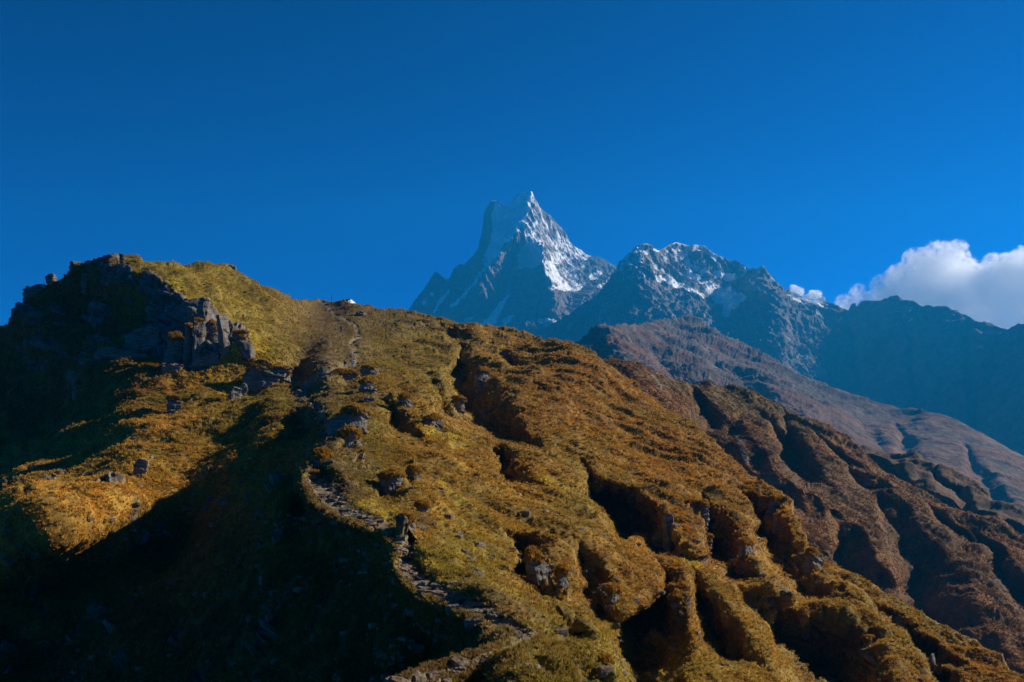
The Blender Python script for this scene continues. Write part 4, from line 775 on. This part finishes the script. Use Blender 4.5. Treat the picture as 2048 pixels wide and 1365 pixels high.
setattrs(me, {"tint": gt * 1.9, "size": gs, "turn": rng.random(len(gp)) * 6.283})
grass = bpy.data.objects.new("grass", me); col.objects.link(grass); grass["kind"] = "stuff"; grass["label"] = "dry tawny and olive tussock grass over the hillside"; grass["category"] = "grass"
ng = bpy.data.node_groups.new("tufts", 'GeometryNodeTree')
ng.interface.new_socket("Geometry", in_out='INPUT', socket_type='NodeSocketGeometry'); ng.interface.new_socket("Geometry", in_out='OUTPUT', socket_type='NodeSocketGeometry')
gi, go = ng.nodes.new("NodeGroupInput"), ng.nodes.new("NodeGroupOutput")
ip = ng.nodes.new("GeometryNodeInstanceOnPoints"); ob = ng.nodes.new("GeometryNodeObjectInfo"); ob.inputs["Object"].default_value = tuft
na = ng.nodes.new("GeometryNodeInputNamedAttribute"); na.data_type = 'FLOAT'; na.inputs[0].default_value = "size"
nb = ng.nodes.new("GeometryNodeInputNamedAttribute"); nb.data_type = 'FLOAT'; nb.inputs[0].default_value = "turn"
cx = ng.nodes.new("ShaderNodeCombineXYZ"); ng.links.new(nb.outputs[0], cx.inputs[2])
ng.links.new(gi.outputs[0], ip.inputs["Points"]); ng.links.new(ob.outputs["Geometry"], ip.inputs["Instance"])
ng.links.new(cx.outputs[0], ip.inputs["Rotation"]); ng.links.new(na.outputs[0], ip.inputs["Scale"]); ng.links.new(ip.outputs[0], go.inputs[0])
md = grass.modifiers.new("tufts", 'NODES'); md.node_group = ng

# ------------------------------------------------------------------ hikers
def skin(name, joints, edges, mat, parent=None, root=0, sub=2):
    me = bpy.data.meshes.new(name); me.from_pydata([j[0] for j in joints], edges, []); me.update()
    o = bpy.data.objects.new(name, me); col.objects.link(o)
    md = o.modifiers.new("skin", 'SKIN'); md.use_smooth_shade = True
    for i, j in enumerate(joints):
        v = me.skin_vertices[0].data[i]; v.radius = (j[1], j[2] if len(j) > 2 else j[1]); v.use_root = (i == root)
    sb = o.modifiers.new("sub", 'SUBSURF'); sb.levels = sb.render_levels = sub
    dg = bpy.context.evaluated_depsgraph_get(); m2 = bpy.data.meshes.new_from_object(o.evaluated_get(dg))
    o.modifiers.clear(); o.data = m2; bpy.data.meshes.remove(me); m2.name = name
    m2.materials.clear(); m2.materials.append(mat); m2.polygons.foreach_set("use_smooth", np.ones(len(m2.polygons), bool))
    if parent is not None: o.parent = parent
    return o
M_SKIN = solid_mat("skin_tone", (.42, .26, .18)); M_HAIR = solid_mat("dark_hair", (.03, .025, .02))
def hiker(loc, rz, label, top, trousers, hat, stride=0.22, bend=0.10):
    """walking figure, 1.74 m, facing local -Y (towards the viewer) before it is turned"""
    y = -bend
    pel = (0, 0, .95); hips = [(-.09, 0, .90), (.09, 0, .90)]; kn = [(-.10, -stride * .75, .50), (.10, stride * .25, .49)]; an = [(-.10, -stride * .7, .09), (.10, stride * 1.3, .10)]; toe = [(-.10, -stride * .7 - .17, .04), (.10, stride * 1.3 - .16, .04)]
    ch = (0, y * .8, 1.25); nk = (0, y, 1.47); hd = (0, y - .02, 1.58); ht = (0, y - .02, 1.70)
    sh = [(-.19, y, 1.41), (.19, y, 1.41)]; el = [(-.26, y + .06, 1.14), (.26, y - .02, 1.14)]; wr = [(-.25, y - .10, .93), (.25, y - .20, .98)]
    J = [(pel, .13, .10), (ch, .15, .10), (nk, .055), (hd, .085, .10), (ht, .06, .075)]; E = [(0, 1), (1, 2), (2, 3), (3, 4)]
    for k in (0, 1):
        i = len(J); J += [(hips[k], .085), (kn[k], .058), (an[k], .042), (toe[k], .036)]; E += [(0, i), (i, i + 1), (i + 1, i + 2), (i + 2, i + 3)]
        i = len(J); pl = (wr[k][0], wr[k][1] - .03, wr[k][2] - .08)
        J += [(sh[k], .062), (el[k], .042), (wr[k], .028), (pl, .032, .018)]; E += [(1, i), (i, i + 1), (i + 1, i + 2), (i + 2, i + 3)]
        p = i + 3
        for f in range(5):
            i = len(J); a = (f - 1.5) * .018
            if f < 4: q1 = (pl[0] + .004, pl[1] + a - .01, pl[2] - .05); q2 = (pl[0] + (.012 if k == 0 else -.012), pl[1] + a - .01, pl[2] - .085 + .008 * abs(f - 1.4))
            else: q1 = (pl[0] + (.03 if k == 0 else -.03), pl[1] - .035, pl[2] + .01); q2 = (q1[0], q1[1] - .02, q1[2] - .03)
            J += [(q1, .009), (q2, .008)]; E += [(p, i), (i, i + 1)]
    body = skin("person", J, E, M_SKIN)
    body.location = loc; body.rotation_euler = (0, 0, rz); tag(body, label, "person", "hikers on the trail")
    mt, mb = solid_mat("jacket_cloth", top), solid_mat("trouser_cloth", trousers)
    J = [(pel, .15, .12), (ch, .175, .125), ((0, y, 1.43), .085)]; E = [(0, 1), (1, 2)]
    for k in (0, 1):
        i = len(J); J += [(sh[k], .078), (el[k], .058), (wr[k], .042)]; E += [(1, i), (i, i + 1), (i + 1, i + 2)]
    skin("jacket", J, E, mt, body)
    J = [((0, 0, .96), .145, .115)]; E = []
    for k in (0, 1):
        i = len(J); J += [(hips[k], .10), (kn[k], .074), ((an[k][0], an[k][1], an[k][2] + .03), .060)]; E += [(0, i), (i, i + 1), (i + 1, i + 2)]
    skin("trousers", J, E, mb, body)
    for k in (0, 1): skin("boot", [((an[k][0], an[k][1], an[k][2] + .02), .055), ((an[k][0], an[k][1] + .01, .05), .055), ((toe[k][0], toe[k][1], .045), .045)], [(0, 1), (1, 2)], M_HAIR, body)
    if hat: skin("cap", [((0, y + .0, 1.66), .105, .11), ((0, y, 1.74), .075), ((0, y - .13, 1.655), .04, .012)], [(0, 1), (0, 2)], solid_mat("cap_cloth", hat), body)
    else: skin("hair", [((0, y + .03, 1.64), .098, .10), ((0, y + .0, 1.73), .07), ((0, y + .07, 1.55), .05)], [(0, 1), (0, 2)], M_HAIR, body)
    hd_ = C3(*hd)
    for sx in (-1, 1): skin("eye", [((sx * .033, hd[1] - .088, 1.605), .010), ((sx * .033, hd[1] - .092, 1.605), .007)], [(0, 1)], M_HAIR, body, sub=1)
    skin("nose", [((0, hd[1] - .085, 1.60), .010), ((0, hd[1] - .112, 1.565), .014)], [(0, 1)], M_SKIN, body, sub=1)
    return body
def backpack(p, label, c, z=1.22, back=0.20):
    root = bpy.data.objects.new("backpack", None); col.objects.link(root); root.location = p.location; root.rotation_euler = p.rotation_euler; tag(root, label, "backpack")
    m = solid_mat("pack_cloth", c)
    skin("pack_bag", [((0, back - .10, z - .26), .15, .11), ((0, back - .10, z), .17, .12), ((0, back - .12, z + .24), .14, .10)], [(0, 1), (1, 2)], m, root)
    skin("top_lid", [((-.07, back - .12, z + .31), .09, .06), ((.07, back - .12, z + .31), .09, .06)], [(0, 1)], m, root)
    for sx in (-1, 1): skin("shoulder_strap", [((sx * .11, back - .22, z + .22), .03, .012), ((sx * .12, -.20, z + .20), .03, .012), ((sx * .13, -.25, z - .02), .03, .012), ((sx * .15, -.08, z - .2), .03, .012)], [(0, 1), (1, 2), (2, 3)], m, root)
    return root
g, _, t = ground(707, 735); h1 = hiker(g + C3(0, 0, -.08), R(20), "person in a white jacket and pale grey trousers on the trail", (.72, .72, .74), (.40, .42, .50), None)
g, _, t = ground(689, 741); h2 = hiker(g + C3(0, 0, -.08), R(160), "person in black top and light trousers walking uphill with a pack", (.02, .02, .025), (.42, .36, .30), (.20, .11, .07))
backpack(h2, "black backpack on the back of the lower hiker", (.012, .012, .016))
g, _, t = ground(683, 661); h3 = hiker(g + C3(0, 0, -.05), R(170), "person in dark clothes far up the trail behind the green shoulder", (.03, .05, .09), (.02, .02, .03), (.03, .03, .04))
backpack(h3, "teal blue backpack on the farthest hiker", (.03, .14, .22))

# ------------------------------------------------------------------ hut and pole on the saddle
def at(px, py, t): return pt(px, py, t)
sk_t = 330.0
base = at(697, 612, sk_t + 4); u = sk_t / FPX
shel = bpy.data.objects.new("hut", None); col.objects.link(shel); shel.location = base; shel.rotation_euler = (0, 0, R(-12))
tag(shel, "low hut with dark roof and white sheeting peeping over the skyline saddle", "hut")
L_, W_, H_ = 38 * u * .5, 2.0, 6 * u
def prism(name, V, F, m): return trimesh(name, V, F, m, shel)
M_STONE = M_ROCK
prism("wall", [(-L_, -W_, -3), (L_ * .5, -W_, -3), (L_ * .5, W_, -3), (-L_, W_, -3), (-L_, -W_, H_), (L_ * .5, -W_, H_), (L_ * .5, W_, H_), (-L_, W_, H_)], [(0, 1, 5, 4), (1, 2, 6, 5), (2, 3, 7, 6), (3, 0, 4, 7), (4, 5, 6, 7)], M_STONE)
prism("roof", [(-L_ - .3, -W_ - .4, H_ + .02), (L_ * .45, -W_ - .4, H_ + .02), (L_ * .45, W_ + .4, H_ + .02), (-L_ - .3, W_ + .4, H_ + .02), (-L_ + 1.4, 0, H_ + 1.3), (L_ * .2, 0, H_ + 1.3)], [(0, 1, 5, 4), (1, 2, 5), (2, 3, 4, 5), (3, 0, 4), (3, 2, 1, 0)], solid_mat("dark_sheet_roof", (.06, .08, .10), .6))
xs_ = np.linspace(L_ * .22, L_ * 1.25, 12); VV = []; FF = []
for i, x in enumerate(xs_):
    k_ = (x - xs_[0]) / (xs_[-1] - xs_[0]); top = H_ + 1.1 - 2.6 * k_ ** 1.2; VV += [(x, -W_ - .45, top - .9 + .08 * math.sin(i * 2.3)), (x, 0, top + .12), (x, W_ + .45, top - .9), (x, W_ + .45, top - 1.1), (x, 0, top - .03), (x, -W_ - .45, top - 1.1)]
for i in range(11):
    for a in range(6): FF.append((6 * i + a, 6 * i + 6 + a, 6 * i + 6 + (a + 1) % 6, 6 * i + (a + 1) % 6))
FF += [(0, 1, 2, 3, 4, 5), tuple(6 * 11 + a for a in (5, 4, 3, 2, 1, 0))]
prism("tarpaulin", VV, FF, solid_mat("white_tarp", (.85, .86, .88), .6))
pb = at(663, 608, sk_t); ph = 19 * u
pole = skin("pole", [((0, 0, -1.0), .09), ((0, 0, ph * .5), .075), ((.03, 0, ph), .06)], [(0, 1), (1, 2)], solid_mat("weathered_wood", (.05, .04, .035)), sub=1); pole.location = pb
tag(pole, "thin bare pole standing on the skyline left of the hut", "pole")

# ------------------------------------------------------------------ clouds, beyond the haze
def cloud(name, label, blobs, t0, dens, voxel, seed, sc_n=1.0):
    r = np.random.default_rng(seed); V = []; F = []; 
    import bmesh
    bm = bmesh.new()
    for (x, y, rp) in blobs:
        for k in range(5 if rp > 14 else 2):
            rad = rp * 1.16 * t0 / FPX * (1 if k == 0 else 0.35 + .3 * r.random()); o_ = r.normal(size=3) if k else np.zeros(3)
            o_ = o_ / (np.linalg.norm(o_) + 1e-9) * rp * t0 / FPX * 0.75 * (k > 0)
            c = at(x, y, t0) + C3(0, (r.random() - .3) * 120 * min(1, rp / 40), 0) + o_
            bmesh.ops.create_icosphere(bm, subdivisions=3, radius=rad, matrix=Matrix.Translation(Vector(c)))
    me = bpy.data.meshes.new(name); bm.to_mesh(me); bm.free()
    o = bpy.data.objects.new(name, me); col.objects.link(o); tag(o, label, "cloud", "white clouds behind the valley wall")
    m = bpy.data.materials.new(name + "_vapour"); m.use_nodes = True; n = m.node_tree.nodes; l = m.node_tree.links; n.remove(n["Principled BSDF"])
    pv = n.new("ShaderNodeVolumePrincipled"); pv.inputs["Color"].default_value = (1, 1, 1, 1); pv.inputs["Anisotropy"].default_value = 0.5; pv.inputs["Density Attribute"].default_value = ""
    a = attr_node(n, "density"); g = n.new("ShaderNodeNewGeometry"); tc = n.new("ShaderNodeTexCoord")
    nz = noise_node(n, l, 0.016 * sc_n, 6, 0.62, tc.outputs["Object"])
    q = n.new("ShaderNodeMath"); q.operation = 'MULTIPLY_ADD'; l.new(nz.outputs[0], q.inputs[0]); q.inputs[1].default_value = 2.9; q.inputs[2].default_value = -1.5
    q2 = n.new("ShaderNodeMath"); q2.operation = 'ADD'; l.new(q.outputs[0], q2.inputs[0]); l.new(a.outputs["Fac"], q2.inputs[1])
    q3 = n.new("ShaderNodeMapRange"); l.new(q2.outputs[0], q3.inputs[0]); q3.inputs[1].default_value = 0.0; q3.inputs[2].default_value = 0.22; q3.inputs[3].default_value = 0; q3.inputs[4].default_value = dens
    q4 = n.new("ShaderNodeMath"); q4.operation = 'MULTIPLY'; q5 = n.new("ShaderNodeMath"); q5.operation = 'GREATER_THAN'; q5.inputs[1].default_value = 0.0005; l.new(a.outputs["Fac"], q5.inputs[0])
    l.new(q3.outputs[0], q4.inputs[0]); l.new(q5.outputs[0], q4.inputs[1]); l.new(q4.outputs[0], pv.inputs["Density"]); l.new(pv.outputs[0], n["Material Output"].inputs["Volume"])
    ng = bpy.data.node_groups.new(name, 'GeometryNodeTree'); ng.interface.new_socket("Geometry", in_out='INPUT', socket_type='NodeSocketGeometry'); ng.interface.new_socket("Geometry", in_out='OUTPUT', socket_type='NodeSocketGeometry')
    gi, go = ng.nodes.new("NodeGroupInput"), ng.nodes.new("NodeGroupOutput"); mv = ng.nodes.new("GeometryNodeMeshToVolume"); mv.resolution_mode = 'VOXEL_SIZE'
    mv.inputs["Voxel Size"].default_value = voxel; mv.inputs["Interior Band Width"].default_value = 9 * voxel; mv.inputs["Density"].default_value = 1.0
    sm = ng.nodes.new("GeometryNodeSetMaterial"); sm.inputs["Material"].default_value = m
    ng.links.new(gi.outputs[0], mv.inputs[0]); ng.links.new(mv.outputs[0], sm.inputs[0]); ng.links.new(sm.outputs[0], go.inputs[0])
    md = o.modifiers.new("vapour", 'NODES'); md.node_group = ng; me.materials.append(m)
    return o
cloud("cumulus_cloud", "big white cumulus cloud rising behind the dark valley wall", [(1875,502,20),(1900,520,34),(1850,538,38),(1880,565,56),(1810,565,36),(1930,580,52),(1860,610,66),(1780,605,40),(1960,625,52),(1717,582,13),(1722,600,20),(1690,608,17),(1705,622,26),(1762,632,32),(2010,548,38),(2032,575,50),(2060,560,56),(2010,600,44),(2100,600,70),(1995,655,42),(2045,660,46),(2125,545,50),(1905,660,66),(1810,650,44),(1960,690,50),(2060,720,60),(1760,670,40)], 10700.0, 0.008, 14.0, 4)
cloud("wispy_cloud", "small white wisp of cloud beside the last snowy summit", [(1588,578,8),(1600,583,8),(1625,590,9),(1636,591,9),(1612,600,9),(1640,604,9)], 10400.0, 0.03, 7.0, 6, 2.0)

# ------------------------------------------------------------------ loose stones lying about (stuff)
sw_ = (A_PX > -40) & (A_PX < 2090) & (A_PY < 1400)
pr_ = sw_ * (0.012 + 0.8 * A_WORN * sstep(0.0, .4, fbm(A_P / 3, 3, seed=95)) + 0.25 * A_TRAIL + 0.06 * sstep(.2, .5, fbm(A_P / 8, 3, seed=96)))
fs = np.flatnonzero(rng.random(pr_.shape).ravel() < pr_.ravel() * 5000 / pr_.sum())
sm_ = bpy.data.meshes.new("loose_stone"); sv = CV * C3(.5, .38, .24); sv = sv * (1 - .35 * (1 - 1.25 / np.linalg.norm(CV, axis=1, keepdims=True))); sv = sv + 0.10 * fbm(sv * 3, 3)[:, None] * nrm([.5, .2, .9])
sm_.from_pydata([tuple(v) for v in sv], [], CF); sm_.update(); sm_.materials.append(M_STONES)
stone_src = bpy.data.objects.new("loose_stone", sm_)
me = bpy.data.meshes.new("loose_stones"); me.vertices.add(len(fs)); me.vertices.foreach_set("co", A_P.reshape(-1, 3)[fs].astype(np.float32).ravel()); me.update()
setattrs(me, {"size": 0.12 + 0.65 * rng.random(len(fs)) ** 5, "turn": rng.random(len(fs)) * 6.283})
sto = bpy.data.objects.new("loose_stones", me); col.objects.link(sto); sto["kind"] = "stuff"; sto["label"] = "loose grey stones strewn over the trail and the grass"; sto["category"] = "stones"
ng2 = ng.copy(); ng2.name = "stones"
for nd in ng2.nodes:
    if nd.bl_idname == "GeometryNodeObjectInfo": nd.inputs["Object"].default_value = stone_src
md = sto.modifiers.new("stones", 'NODES'); md.node_group = ng2
